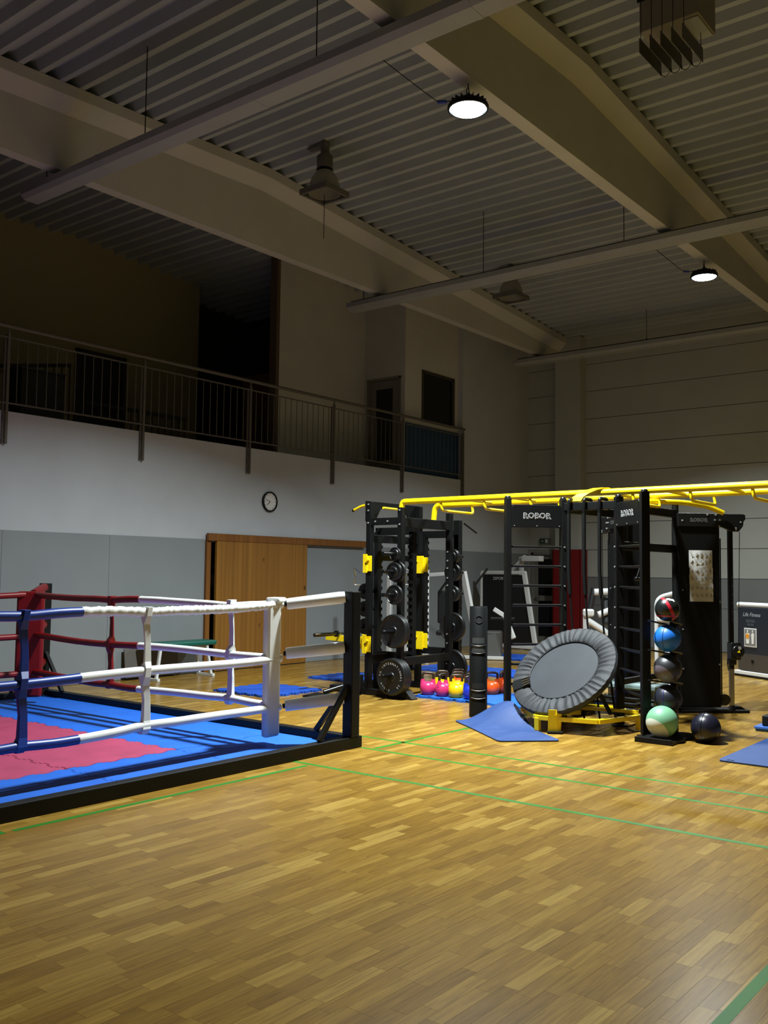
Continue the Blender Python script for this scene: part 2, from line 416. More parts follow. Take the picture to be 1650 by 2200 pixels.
mGLASSD = M('dark_glass', (6, 9, 8), .08, spec=.5)
part('pane', MB().box(-12.195, -11.74, 15.085, 15.095, 3.85, 5.35), mGLASSD, gd)
part('handle', MB().tube([(-12.29, 15.07, 4.62), (-12.29, 15.03, 4.62), (-12.18, 15.03, 4.62)], .011, 8), mSTEEL, gd)
part('lock_plate', MB().box(-12.31, -12.275, 15.062, 15.072, 4.48, 4.66), mSTEEL, gd)
wn = struct('window_1', MB().box(-11.46, -11.405, WY0-.03, WY0+.03, WZ0-.03, WZ1+.03).box(-11.46, -11.405, WY1-.05, WY1+.03, WZ0-.03, WZ1+.03).box(-11.46, -11.405, WY0, WY1, WZ1-.03, WZ1+.03).box(-11.46, -11.405, WY0, WY1, WZ0-.03, WZ0+.02), M('window_frame_dark', (58, 54, 44), .6))
part('pane', MB().box(-11.45, -11.44, WY0+.02, WY1-.04, WZ0, WZ1), mGLASSD, wn)
bp = struct('trim_2', MB().box(-11.44, -11.40, 15.06, 16.96, ZS, 4.60), M('blue_gallery_panel', (20, 58, 86), .6, var=.08))
# gallery back side
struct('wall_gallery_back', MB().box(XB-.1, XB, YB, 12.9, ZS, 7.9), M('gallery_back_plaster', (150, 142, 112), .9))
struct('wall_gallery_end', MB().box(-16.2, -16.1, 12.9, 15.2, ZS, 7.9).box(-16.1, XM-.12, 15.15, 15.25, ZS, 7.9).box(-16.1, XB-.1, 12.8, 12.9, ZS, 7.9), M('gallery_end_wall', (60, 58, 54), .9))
cb = thing('gallery_cupboard', 'tall brown wooden cupboard in the dark recess of the gallery', 'cupboard', (-13.6, 13.6, ZS))
mBRW = M('brown_cupboard', (96, 62, 34), .6, var=.1)
part('body', MB().box(-14.0, -13.2, 13.0, 14.2, ZS, ZS+1.9), mBRW, cb, .01)
part('door', MB().box(-13.205, -13.18, 13.02, 13.59, ZS+.05, ZS+1.88), mBRW, cb, .004)
part('door', MB().box(-13.205, -13.18, 13.61, 14.18, ZS+.05, ZS+1.88), mBRW, cb, .004)
dg = struct('door_3', MB().box(XB-.02, XB+.03, 10.05, 11.0, ZS, ZS+2.0), M('dark_door', (26, 24, 20), .6))
part('door_frame', MB().box(XB, XB+.05, 9.97, 10.05, ZS, ZS+2.08).box(XB, XB+.05, 11.0, 11.08, ZS, ZS+2.08).box(XB, XB+.05, 9.97, 11.08, ZS+2.0, ZS+2.08), M('dark_frame', (44, 40, 32), .6), dg)
st = thing('stair_railing', 'dark stair railing with sloping handrail at the back of the gallery', 'railing', (-13.4, 8.2, ZS))
mDR = M('dark_rail_paint', (30, 28, 24), .6)
part('handrail', MB().bar((-13.3, 7.1, 4.55), (-13.9, 9.0, 4.98), .05, .06), mDR, st)
part('handrail', MB().bar((-13.3, 8.9, 4.28), (-13.3, 11.0, 4.28), .05, .06).bar((-13.3, 8.9, 4.08), (-13.3, 11.0, 4.08), .03, .03), mDR, st)
for k in range(15): part('baluster', MB().cyl((-13.3, 8.95+k*.145, ZS), (-13.3, 8.95+k*.145, 4.28), .012, 6), mDR, st)
for k in range(11):
    t = k/10; part('baluster', MB().cyl((-13.3-.6*t, 7.1+1.9*t, ZS), (-13.3-.6*t, 7.1+1.9*t, 4.55+.43*t), .012, 6), mDR, st)
cbn = thing('gallery_cabinet', 'black cabinet standing on the gallery behind the railing', 'cabinet', (-12.6, 7.6, ZS))
part('body', MB().box(-12.9, -12.4, 7.25, 7.95, ZS, ZS+.85), M('black_cabinet', (16, 16, 16), .6), cbn, .006)
part('top', MB().box(-12.92, -12.38, 7.23, 7.97, ZS+.85, ZS+.88), mDR, cbn)

# gallery railing: one continuous balustrade
rl = thing('gallery_railing', 'grey steel balustrade along the upper gallery with vertical bars', 'railing', (XW+.04, 8.0, ZS))
RXX = XW+.035
part('handrail', MB().tube([(RXX, YB, 4.68), (RXX, 17.0, 4.68)], .028, 10), mRAIL, rl)
part('upper_rail', MB().bar((RXX, YB, 4.53), (RXX, 16.95, 4.53), .02, .02), mRAIL, rl)
part('lower_rail', MB().bar((RXX, YB, 3.68), (RXX, 16.95, 3.68), .02, .02), mRAIL, rl)
posts = [6.38-2.1*k for k in (3, 2, 1)]+[6.38, 8.52, 10.645, 12.72, 14.79, 16.94]
barm = mesh_of('baluster', MB().cyl((0, 0, 3.68-ZS), (0, 0, 4.53-ZS), .0065, 6), mRAIL)
for a in posts:
    p_ = part('post', MB().box(RXX-.04, RXX-.015, a-.035, a-.01, 3.15, 4.56).box(RXX-.01, RXX+.015, a-.005, a+.03, 3.15, 4.6).cyl((RXX, a+.01, 4.58), (RXX, a+.01, 4.68), .012, 8), mRAIL, rl)
    part('bracket', MB().cyl((XW-.002, a-.02, 3.2), (RXX, a-.02, 3.2), .014, 8).cyl((XW-.002, a-.02, 3.46), (RXX, a-.02, 3.46), .014, 8), mRAIL, p_)
allp = posts+[]
for a, b in zip(posts[:-1], posts[1:]):
    n = 15
    for k in range(1, n):
        yy = a+(b-a)*k/n
        o = _link('baluster', barm); o.parent = rl; o.location = Vector((RXX, yy, ZS))-ORG[rl.name]

# ------------------------------------------------------------------ end wall, pillar, door, exit sign
JZ = [1.52, 2.14, 2.76, 3.33, 3.90, 4.53, 5.15, 5.79, 6.42, 8.0]
we = MB().box(XW-.2, -11.18, YE+.02, YE+.25, 0, 8).box(-11.18, -10.3, YE+.02, YE+.25, 2.06, 8).box(-10.3, XR, YE+.02, YE+.25, 0, 8)
wall_end = struct('wall_end', we, mDARK)
for i, z0 in enumerate(JZ[:-1]):
    z1 = JZ[i+1]
    if z0 >= 2.1: part('wall_panel', MB().box(XW, -10.1, YE, YE+.03, z0+.006, z1-.006), mPANEL, wall_end)
    part('wall_panel', MB().box(-10.1, -4.0, YE, YE+.03, z0+.006, z1-.006), mPANEL, wall_end)
    part('wall_panel', MB().box(-3.99, XR, YE, YE+.03, z0+.006, z1-.006), mPANEL, wall_end)
for a, b in ((-10.1, -7.2), (-7.19, -4.0), (-3.99, XR)):
    part('wainscot_panel', MB().box(a, b, YE-.012, YE+.03, .9, 1.515), mPANELG, wall_end)
    part('wainscot_panel', MB().box(a, b, YE-.012, YE+.03, .01, .893), mPANELG, wall_end)
part('reveal', MB().box(XW, -11.18, YE-.005, YE+.02, 0, 2.14).box(-11.18, -10.3, YE-.005, YE+.02, 2.06, 2.14), M('door_surround', (150, 148, 138), .7), wall_end)
pil = struct('wall_pillar', MB().box(-10.42, -9.78, 19.5, YE+.01, 0, 7.05), mPANEL, .012)
pad = struct('trim_3', MB().box(-10.46, -9.74, 19.45, 19.5, .02, 2.14).box(-9.78, -9.735, 19.45, YE-.02, .02, 2.14).box(-10.465, -10.42, 19.45, YE-.02, .02, 2.14), M('red_wall_pad', (120, 8, 10), .55), .012)
d4 = struct('door_4', MB().box(-11.14, -11.04, YE+.03, YE+.07, 0, 2.03).box(-10.40, -10.3, YE+.03, YE+.07, 0, 2.03).box(-11.04, -10.4, YE+.03, YE+.07, 1.93, 2.03).box(-11.04, -10.4, YE+.03, YE+.07, .95, 1.07).box(-11.04, -10.4, YE+.03, YE+.07, 0, .12), mGD)
part('door_frame', MB().box(-11.19, -11.13, YE-.03, YE+.08, 0, 2.08).box(-11.19, -10.3, YE-.03, YE+.08, 2.03, 2.08), M('door_frame_grey', (130, 128, 120), .6), d4)
part('pane', MB().box(-11.05, -10.39, YE+.045, YE+.055, 1.05, 1.95), mGLASSD, d4)
part('pane', MB().box(-11.05, -10.39, YE+.045, YE+.055, .10, .97), mGLASSD, d4)
part('handle', MB().tube([(-11.08, YE+.03, 1.02), (-11.08, YE-.03, 1.02), (-10.97, YE-.03, 1.02)], .011, 8), mSTEEL, d4)
ex = thing('exit_sign', 'small green and white exit sign above the door in the far corner', 'sign', (-10.83, YE, 2.3))
part('housing', MB().box(-10.96, -10.70, YE-.06, YE, 2.28, 2.42), M('sign_grey', (120, 126, 116), .5), ex, .005)
part('face', MB().box(-10.945, -10.715, YE-.064, YE-.058, 2.295, 2.405), M('sign_green', (26, 60, 40), .4), ex)
pg = MB().box(-10.80, -10.73, YE-.067, YE-.063, 2.31, 2.39).bar((-10.91, YE-.066, 2.35), (-10.85, YE-.066, 2.35), .003, .012).prism([(-10.87, 2.375), (-10.87, 2.325), (-10.84, 2.35)], lambda a, b, t: (a, t, b), YE-.067, YE-.063)
part('pictogram', pg, M('sign_white', (200, 205, 198), .5), ex)

# unseen sides of the hall
struct('wall_back', MB().box(-16.2, XR, YB-.2, YB, 0, 8), mWALL)
struct('wall_right', MB().box(XR, XR+.2, YB-.2, YE+.25, 0, 8), mWALL)

# ------------------------------------------------------------------ roof: deck and beams
YR, ZR = 9.92, 7.70
def roofz(y): return ZR-(YR-y)*.045 if y < YR else ZR-(y-YR)*.068
P = .28; prof = []
y = YB-.1
k = 0
while y < YE+.2:
    for dy, dz in ((0, 0), (.075, 0), (.115, .13), (.150, .13), (.160, .118), (.185, .118), (.195, .13), (.240, .13)):
        prof.append((y+dy, roofz(y+dy)+dz+.005))
    y += P; k += 1
prof.append((y, roofz(y)+.005))
db = MB(); xs = [-16.2, XR+.1]
vs = []
for xx in xs:
    for (yy, zz) in prof: vs.append((xx, yy, zz))
n = len(prof)
db.add(vs, [(i, i+1, n+i+1, n+i) for i in range(n-1)])
deck = struct('ceiling', db, mDECK)
part('roof_insulation', MB().add([(-16.3, YB-.3, roofz(YB)+.3), (XR+.3, YB-.3, roofz(YB)+.3), (XR+.3, YR, ZR+.3), (-16.3, YR, ZR+.3), (XR+.3, YE+.3, roofz(YE)+.3), (-16.3, YE+.3, roofz(YE)+.3)], [(0, 1, 2, 3), (3, 2, 4, 5)]), mDARK, deck)
def beam(xc, name):
    bm_ = MB()
    ysec = [YB, YR, YE-.25]
    vs = []
    for yy in ysec:
        zt = roofz(yy)
        for dx, z in ((-.088, 6.52), (.088, 6.52), (.088, zt-.30), (.28, zt-.145), (.28, zt), (-.28, zt), (-.28, zt-.145), (-.088, zt-.30)): vs.append((xc+dx, yy, z))
    fs = [tuple(reversed(range(8))), tuple(range(16, 24))]
    for s_ in range(2):
        for i in range(8): fs.append((s_*8+i, s_*8+(i+1) % 8, (s_+1)*8+(i+1) % 8, (s_+1)*8+i))
    bm_.add(vs, fs)
    return struct(name, bm_, mBEAM)
for i, xc in enumerate((-10.40, -5.13, .14)): beam(xc, 'roof_beam')
# radiant panels along X
def radiant(y, x0, label, rods):
    t = thing('radiant_heating_panel', label, 'heating panel', (x0, y, 6.3), group='radiant heating panels under the roof beams')
    z = 6.30
    poly = [(-.15, .13), (-.15, .05), (-.10, .0), (.10, .0), (.15, .05), (.15, .13)]
    part('panel', MB().prism(poly, lambda a, b, tt: (tt, y+a, z+b), x0, XR-.05), mPIPE, t)
    part('cover', MB().prism([(-.13, .131), (.13, .131), (.10, .165), (-.10, .165)], lambda a, b, tt: (tt, y+a, z+b), x0+.08, XR-.06), M('panel_top_dark', (70, 72, 70), .7), t)
    for k in range(5):
        xx = x0+1.6+k*2.6
        if xx < XR-.2: part('joint', MB().prism([(-.153, .135), (-.153, .049), (-.101, -.003), (.101, -.003), (.153, .049), (.153, .135)], lambda a, b, tt: (tt, y+a, z+b), xx, xx+.05), mPIPE, t)
    for xx in rods:
        part('hanger_rod', MB().cyl((xx, y, z+.16), (xx, y, roofz(y)+.02), .006, 6).cyl((xx, y, z+.15), (xx, y, z+.2), .02, 8), mBLACK, t)
    return t
radiant(6.50, -11.05, 'long grey heating panel crossing nearest the camera at the top left', (-10.7, -8.7, -6.05, -3.4))
radiant(12.9, -11.03, 'long grey heating panel hung across the middle of the hall', (-10.75, -8.2, -5.75, -3.2))
radiant(18.6, -10.9, 'long grey heating panel hung right in front of the far wall', (-10.4, -7.8, -5.3, -3.0))
# ------------------------------------------------------------------ the two lit LED lamps
mLENS = M('led_lens_lit', (235, 250, 255), .4, emis=30.0)
def led_lamp(y, z, label, rel=1.0):
    xc = -5.13
    t = thing('high_bay_lamp', label, 'lamp', (xc, y, z), group='lit LED lamps under the roof beam')
    part('housing', MB().lathe([(0, .13), (.07, .13), (.08, .10), (.09, .07), (.20, .055), (.21, .03), (.205, .005), (.19, .0), (.18, .012), (0, .012)], 32, (xc, y, z)), mBLACK, t)
    fins = MB()
    for k in range(18):
        a = k*2*PI/18; fins.cbox((xc+.135*math.cos(a), y+.135*math.sin(a), z+.075), (.10, .004, .045), a)
    part('cooling_fins', fins, mBLACK, t)
    part('lens', MB().lathe([(.0, -.012), (.09, -.01), (.17, -.002), (.182, .012), (0, .012)], 32, (xc, y, z)), mLENS, t)
    part('bracket', MB().cyl((xc, y, z+.12), (xc, y, z+.17), .02, 10).tube([(xc, y-.02, z+.17), (xc, y-.03, z+.20), (xc, y, z+.24), (xc, y+.02, z+.20), (xc, y+.005, z+.17)], .006, 6), mBLACK, t)
    part('hook', MB().cyl((xc, y, z+.23), (xc, y, 6.519), .006, 6), mBLACK, t)
    pts = [(xc, y, z+.15), (xc-.10, y-.06, z+.12), (xc-.22, y-.1, z+.11), (xc-.28, y-.12, z+.12), (xc-.30, y-.3, z+.14), (xc-.32, y-.75, z+.18), (xc-.34, y-1.12, z+.22)]
    part('cable', MB().tube(pts, .005, 6), mBLACK, t)
    part('plug', MB().cyl((xc-.20, y-.095, z+.112), (xc-.29, y-.125, z+.122), .018, 10), M('blue_plug', (30, 60, 150), .4), t)
    ld = bpy.data.lights.new('lamp_light', 'AREA'); ld.shape = 'DISK'; ld.size = .34; ld.energy = LAMP_POWER*rel; ld.color = LAMP_COLOR; ld.spread = math.radians(LAMP_SPREAD)
    lo = _link('lamp_light', ld); lo.parent = t; lo.location = (0, 0, -.016)
    return t
led_lamp(7.77, 6.24, 'lit white LED lamp, the larger and nearer of the two')
led_lamp(14.5, 6.24, 'lit white LED lamp near the far wall, smaller of the two', .45)

# ------------------------------------------------------------------ boxing ring
mBLUEF = M('foam_mat_blue', (10, 90, 190), .62, var=.08, scale=5, bump=.12, bscale=90)
mBLUEM = M('foam_tile_blue', (20, 76, 176), .62, var=.08, scale=5, bump=.12, bscale=90)
mPINK = M('foam_mat_faded_red', (156, 54, 86), .65, var=.10, scale=4, bump=.12, bscale=90)
mWHITE = M('white_vinyl', (222, 224, 220), .38, var=.05, scale=7)
mREDV = M('red_vinyl', (112, 8, 14), .38, var=.06, scale=7)
mBLUEV = M('blue_vinyl', (14, 50, 132), .38, var=.06, scale=7)

def tooth_edge(p, q, nt, d, flip):
    """interlocking teeth between corners p and q (2D), offset to the left when flip=1"""
    p = Vector(p); q = Vector(q); e = (q-p); L_ = e.length; e /= L_; nn = Vector((-e.y, e.x))
    out = [p]
    for k in range(nt):
        s0 = (k+.5)/nt*L_; h = L_/nt*.27; sg = flip
        if k % 2: sg = -flip
        out += [p+e*(s0-h), p+e*(s0-h*1.35)+nn*d*sg, p+e*(s0+h*1.35)+nn*d*sg, p+e*(s0+h)]
    return out
def foam_tile(x0, x1, y0, y1, z0, z1, edges, nt=9, d=.022):
    """edges: for bottom,right,top,left: 0 straight, +1/-1 teeth"""
    cs = [((x0, y0), (x1, y0)), ((x1, y0), (x1, y1)), ((x1, y1), (x0, y1)), ((x0, y1), (x0, y0))]
    poly = []
    for (p, q), e in zip(cs, edges):
        if e == 0: poly.append(Vector(p))
        elif e > 0: poly += tooth_edge(p, q, nt, d, 1)
        else: # traverse shared edge from the other end so both sides match
            t = tooth_edge(q, p, nt, d, 1); t = [Vector(q)]+t[1:]; poly += [Vector(p)]+list(reversed(t[1:]))
    return MB().prism([(v.x, v.y) for v in poly], lambda a, b, t: (a, b, t), z0, z1)
RX0, RX1, RY0, RY1 = -10.45, -5.45, 1.62, 6.60
ring = thing('boxing_ring', 'boxing ring with black steel frame, padded ropes and three coloured corners', 'boxing ring', ((RX0+RX1)/2, (RY0+RY1)/2, 0))
fw_ = .10
for bx in ((RX1-fw_, RX1, RY0, RY1), (RX0, RX0+fw_, RY0, RY1)): part('base_beam', MB().box(bx[0], bx[1], bx[2], bx[3], .002, .102), mBLACK, ring, .006)
for bx in ((RX0+fw_, RX1-fw_, RY1-fw_, RY1), (RX0+fw_, RX1-fw_, RY0, RY0+fw_)): part('base_beam', MB().box(bx[0], bx[1], bx[2], bx[3], .002, .102), mBLACK, ring, .006)
gx = [RX0+fw_, -9.57, -8.52, -7.47, -6.42, RX1-fw_]; gy = [RY0+fw_, 2.14, 3.18, 4.235, 5.30, RY1-fw_]
for i in range(5):
    for j in range(5):
        e = (0 if j == 0 else 1, 0 if i == 4 else 1, 0 if j == 4 else -1, 0 if i == 0 else -1)
        pk = 0 < i < 4 and 0 < j < 4
        g = .003
        part('foam_tile', foam_tile(gx[i]+g, gx[i+1]-g, gy[j]+g, gy[j+1]-g, .004, .034+random.uniform(-.0008, .0008), e), mPINK if pk else mBLUEF, ring)
def corner(px_, py_, sx, sy, mat, lab):
    """post outside, pad and rope corner inset; sx, sy point to the ring centre"""
    o = part('corner_post', MB().box(px_-.055, px_+.055, py_-.055, py_+.055, .102, 1.385), mBLACK, ring, .008)
    part('brace', MB().bar((px_+sx*.05, py_, .55), (px_+sx*.42, py_, .11), .04, .04).bar((px_, py_+sy*.05, .55), (px_, py_+sy*.42, .11), .04, .04), mBLACK, o)
    cx, cy = px_+sx*.45, py_+sy*.45
    for z, zc in zip((1.265, .83, .37), (1.335, .885, .44)):
        a = Vector((px_+sx*.04, py_+sy*.04, zc)); b = Vector((cx-sx*.02, cy-sy*.02, z))
        part('rope_tie', MB().cyl(a, b, .022, 8), mBLACK, o)
        part('tie_sleeve', MB().tube([a+(b-a)*.02, a+(b-a)*.1, a+(b-a)*.93, a+(b-a)*.96], [.05, .054, .05, .046], 14), mat, o)
    return cx, cy
pads = []
for (px_, py_, sx, sy, mat) in ((RX1-.05, RY1-.10, -1, -1, mWHITE), (RX0+.05, RY1-.10, 1, -1, mREDV), (RX1-.05, RY0+.10, -1, 1, mBLUEV), (RX0+.05, RY0+.10, 1, 1, mWHITE)):
    cx, cy = corner(px_, py_, sx, sy, mat, '')
    ang = math.atan2(sy, sx)-PI/2
    wd = .17 if mat is mWHITE else .30
    c = (cx+sx*.03, cy+sy*.03)
    pb = MB()
    if mat is mWHITE:
        pb.cbox((cx+sx*.005, cy+sy*.10, .70), (.075, .17, 1.17))
        part('corner_pad', pb, mat, ring, .025); pb = MB()
        pb.cbox((cx+sx*.10, cy+sy*.005, .70), (.17, .075, 1.17))
        part('pad_cap', MB().cbox((cx+sx*.03, cy+sy*.03, 1.30), (.14, .16, .055), .3), mat, ring, .02)
    else:
        pb.cbox((c[0], c[1], .70), (wd, .10, 1.2), ang)
    part('corner_pad', pb, mat, ring, .025)
    pads.append((cx, cy))
def rope(p0, p1, zs, cols, sag, out, straps, wrinkle=False):
    p0 = Vector(p0+(0,)); p1 = Vector(p1+(0,)); L_ = (p1-p0).length
    for zi, z in enumerate(zs):
        pts = []
        for k in range(41):
            t = k/40; dz = -sag*math.sin(PI*t)-.012*math.sin(3*PI*t+zi)
            pull = 0
            for s_, _m in straps: pull += math.exp(-((t-s_)/.05)**2)
            if zi == 0: dz -= .012*pull
            if zi == 2: dz += .012*pull
            pts.append(p0.lerp(p1, t)+Vector((0, 0, z+dz)))
        i0 = 0
        for (t1, mt) in cols:
            i1 = int(round(t1*40)); seg = pts[i0:i1+1]
            if len(seg) > 1:
                ext = []
                rr = []
                if wrinkle and zi == 0 and mt is mWHITE:
                    for a, b in zip(seg[:-1], seg[1:]):
                        for q in range(6):
                            ext.append(a.lerp(b, q/6)); rr.append(.036+random.uniform(-.004, .005))
                    ext.append(seg[-1]); rr.append(.035)
                else:
                    ext = seg; rr = [.035+random.uniform(-.001, .001) for _ in seg]
                part('rope_sleeve', MB().tube(ext, rr, 12), mt, ring)
            i0 = i1
        for s_, mt in straps:
            q = pts[int(round(s_*40))]
    for s_, mt in straps:
        k = int(round(s_*40)); base = p0.lerp(p1, s_); d = (p1-p0).normalized(); nrm = Vector((-d.y, d.x, 0))
        sb = MB(); zt = [z-sag*math.sin(PI*s_) for z in zs]
        sec = [(zt[0]+.035, .04, .036), (zt[0]-.035, .04, .036), (zt[0]-.10, .05, .012), ((zt[0]+zt[1])/2, .045, .010), (zt[1]+.08, .05, .014), (zt[1]+.035, .045, .036), (zt[1]-.035, .045, .036), (zt[1]-.10, .055, .018), ((zt[1]+zt[2])/2, .05, .02), (zt[2]+.06, .055, .028), (zt[2]+.0, .06, .036), (zt[2]-.04, .05, .03)]
        vs = []; fs = []
        for i, (z, hw, hd) in enumerate(sec):
            c = base+Vector((0, 0, z))+d*(.012*math.sin(i*1.3))
            for a, b in ((-1,-1),(1,-1),(1,1),(-1,1)): vs.append(c+d*(a*hw*.62)+nrm*(b*hd*(1.12 if hd > .03 else .7)))
        for i in range(len(sec)-1):
            for j in range(4): fs.append((i*4+j, i*4+(j+1) % 4, (i+1)*4+(j+1) % 4, (i+1)*4+j))
        fs += [(0, 1, 2, 3), tuple(len(vs)-4+q for q in (3, 2, 1, 0))]
        sb.add(vs, fs); part('spacer_strap', sb, mt, ring, .004)
ZR3 = (1.265, .80, .375)
W_, R_c, B_, W2 = pads
rope(W_, B_, ZR3, [(.52, mWHITE), (1, mBLUEV)], .028, None, [(.375, mWHITE), (.64, mBLUEV)], True)     # front side
rope(W_, R_c, ZR3, [(.5, mWHITE), (1, mREDV)], .02, None, [(.16, mWHITE), (.62, mREDV)])                # right hand side
rope(R_c, W2, ZR3, [(.5, mREDV), (1, mWHITE)], .02, None, [(.35, mREDV), (.65, mWHITE)])
rope(W2, B_, ZR3, [(.5, mWHITE), (1, mBLUEV)], .02, None, [(.35, mWHITE), (.65, mBLUEV)])
# ------------------------------------------------------------------ training rig: ladders, beams, monkey bars
rig = thing('training_rig', 'black climbing-ladder rig carrying yellow overhead monkey bars', 'training rig', (-4.55, 9.2, 0))
ZT = 2.385
L1, R1, L2, R2 = (-5.31, 8.87), (-4.89, 9.34), (-4.22, 9.30), (-3.75, 8.86)
mSIGNW = M('sign_letter_white', (225, 225, 225), .5)
def ladder(a, b, size):
    a = Vector(a+(0,)); b = Vector(b+(0,)); d = (b-a).normalized(); ang = math.atan2(d.y, d.x); wd = (b-a).length
    lad = None
    fr = MB()
    for i, p in enumerate((a, b)):
        o = part('post', MB().cbox((p.x, p.y, ZT/2+.01), (.062, .088, ZT-.02), ang), mBLACK, rig, .006)
        part('cap', MB().lathe([(0, .03), (.025, .028), (.036, .015), (.036, 0)], 16, (p.x, p.y, ZT-.005)), mBLACKS, o)
        part('foot_plate', MB().cbox((p.x, p.y, .006), (.13, .13, .012), ang), mBLACK, o)
    for k in range(8):
        z = .38+k*.211; part('rung', MB().cyl(a+d*.02+Vector((0, 0, z)), b-d*.02+Vector((0, 0, z)), .014, 10), mBLACKS, rig)
    # sign board with rounded top
    n = Vector((d.y, -d.x, 0))                     # towards the viewer
    poly = [(.03, 2.065), (wd-.03, 2.065), (wd-.03, 2.29), (wd-.05, 2.315), (.05, 2.315), (.03, 2.29)]
    sb = part('sign_board', MB().prism(poly, lambda u, z, t: a+d*u+n*t+Vector((0, 0, z)), .0, .045), M('sign_black', (11, 12, 12), .45, spec=.25), rig, .006)
    c = a+d*wd/2+n*.046+Vector((0, 0, 2.19))
    part('lettering_outline', text_mb('ROBOR', size, c, d, (0,0,1), offset=.0042, lift=.0005, spacing=1.18), mSIGNW, sb)
    part('lettering', text_mb('ROBOR', size, c, d, (0,0,1), offset=.0, lift=.002, spacing=1.18), M('sign_letter_black', (14, 14, 14), .5), sb)
    for u in (.06, wd/2, wd-.06): part('screw', MB().cyl(a+d*u+n*.044+Vector((0, 0, 2.085)), a+d*u+n*.049+Vector((0, 0, 2.085)), .006, 8), mBOLT, sb)
    for k in range(8):
        z = .38+k*.211; q = b if a.x < -5 else a
        part('bolt', MB().cyl(q+n*.044+Vector((0, 0, z)), q+n*.052+Vector((0, 0, z)), .009, 8), mBOLT, rig)
ladder(L1, R1, .082); ladder(L2, R2, .082)
part('cross_beam', MB().bar(R1+(2.30,), L2+(2.30,), .06, .085), mBLACK, rig, .005)
TP, TP2 = (-4.17, 10.74), (-4.72, 10.60)
part('cross_beam', MB().bar(L2+(2.28,), TP+(2.28,), .06, .09), mBLACK, rig, .005)
part('cross_beam', MB().bar(L2+(1.87,), TP+(1.87,), .06, .09), mBLACK, rig, .005)
part('cross_beam', MB().bar(R1+(2.28,), TP2+(2.28,), .06, .09), mBLACK, rig, .005)
part('cross_beam', MB().bar(TP+(.45,), L2+(.45,), .05, .06), mBLACK, rig, .005)
for q in (TP, TP2):
    o = part('post', MB().cyl(q+(0,), q+(ZT,), .038, 16), mBLACK, rig)
    part('cap', MB().lathe([(.04, 0), (.04, .02), (.0, .03)], 16, q+(ZT,)), mBLACKS, o)
# yellow rails
ZY = 2.455; YN, YF = 9.47, 10.17
part('rail', MB().tube(fillet([(-7.22, YN, 2.385), (-7.20, YN, ZY), (-2.0, YN, ZY), (1.2, YN, ZY)], .16, 8), .037, 14), mYEL, rig)
part('rail', MB().tube(fillet([(-7.22, YF, 2.255), (-7.20, YF, ZY), (-2.0, YF, ZY), (1.2, YF, ZY)], .17, 8), .037, 14), mYEL, rig)
for k in range(9):
    xx = -6.62+k*.62
    part('monkey_bar', MB().tube(fillet([(xx, YN, ZY-.02), (xx+.02, YN, ZY-.13), (xx+.02, YF, ZY-.13), (xx, YF, ZY-.02)], .06, 5), .017, 10), mYEL, rig)
    if k < 8: part('cross_tube', MB().cyl((xx+.31, YN, ZY), (xx+.31, YF, ZY), .02, 10), mYEL, rig)
bvs = []
for (bx0, by0, bz0) in ((-4.72, 9.31, 2.345), (-4.70, 9.33, 2.39), (-4.65, 9.36, 2.43), (-4.58, 9.41, 2.468), (-4.52, 9.46, 2.492), (-4.47, 9.5, 2.492)):
    for dx_, dz_ in ((-.065, 0), (.065, 0), (.065, .012), (-.065, .012)): bvs.append((bx0+dx_, by0-(.012 if dz_ else 0), bz0+dz_))
part('bracket', MB().add(bvs, [(i*4+j, i*4+(j+1) % 4, i*4+4+(j+1) % 4, i*4+4+j) for i in range(5) for j in range(4)]+[(0, 1, 2, 3), (23, 22, 21, 20)]), mYEL, rig)
for yy_ in (YN, YF): part('post', MB().box(1.1, 1.17, yy_-.035, yy_+.035, 0, ZY-.03), mBLACK, rig, .005)
part('curved_rail', MB().tube(fillet([(-4.20, 10.0, 2.30), (-4.22, 10.05, 2.385), (-3.98, 10.5, 2.395), (-3.80, 10.78, 2.36), (-3.68, 10.93, 2.29)], .3, 8), .03, 12), mYEL, rig)

# black ropes hanging from the cross beam
for k, (px_, lab) in enumerate(((-4.78, 'black training rope hanging beside the first ladder sign, left of three'), (-4.60, 'black training rope hanging in the middle of three above the trampoline'), (-4.42, 'black training rope hanging nearest the second ladder, right of three'))):
    yy = 9.32
    t = thing('training_rope', lab, 'rope', (px_, yy, 0), group='three ropes hung from the rig cross beam')
    part('loop', MB().tube(fillet([(px_+.03, yy+.05, 2.26), (px_+.03, yy+.06, 2.37), (px_, yy-.05, 2.375), (px_, yy-.06, 2.27), (px_, yy-.06, 2.2)], .03, 5), .02, 10), mBLACKS, t)
    part('rope_upper', MB().tube([(px_, yy-.06, 2.22), (px_, yy-.06, 1.6), (px_+.01, yy-.05, 1.35)], .021, 10), mRUBBER, t)
    part('rope_lower', MB().tube(fillet([(px_+.01, yy-.05, 1.36), (px_+.03, yy-.04, 1.0), (px_+.09, yy, .5), (px_+.14, yy+.02, .03)], .2, 6), .011, 8), mRUBBER, t)

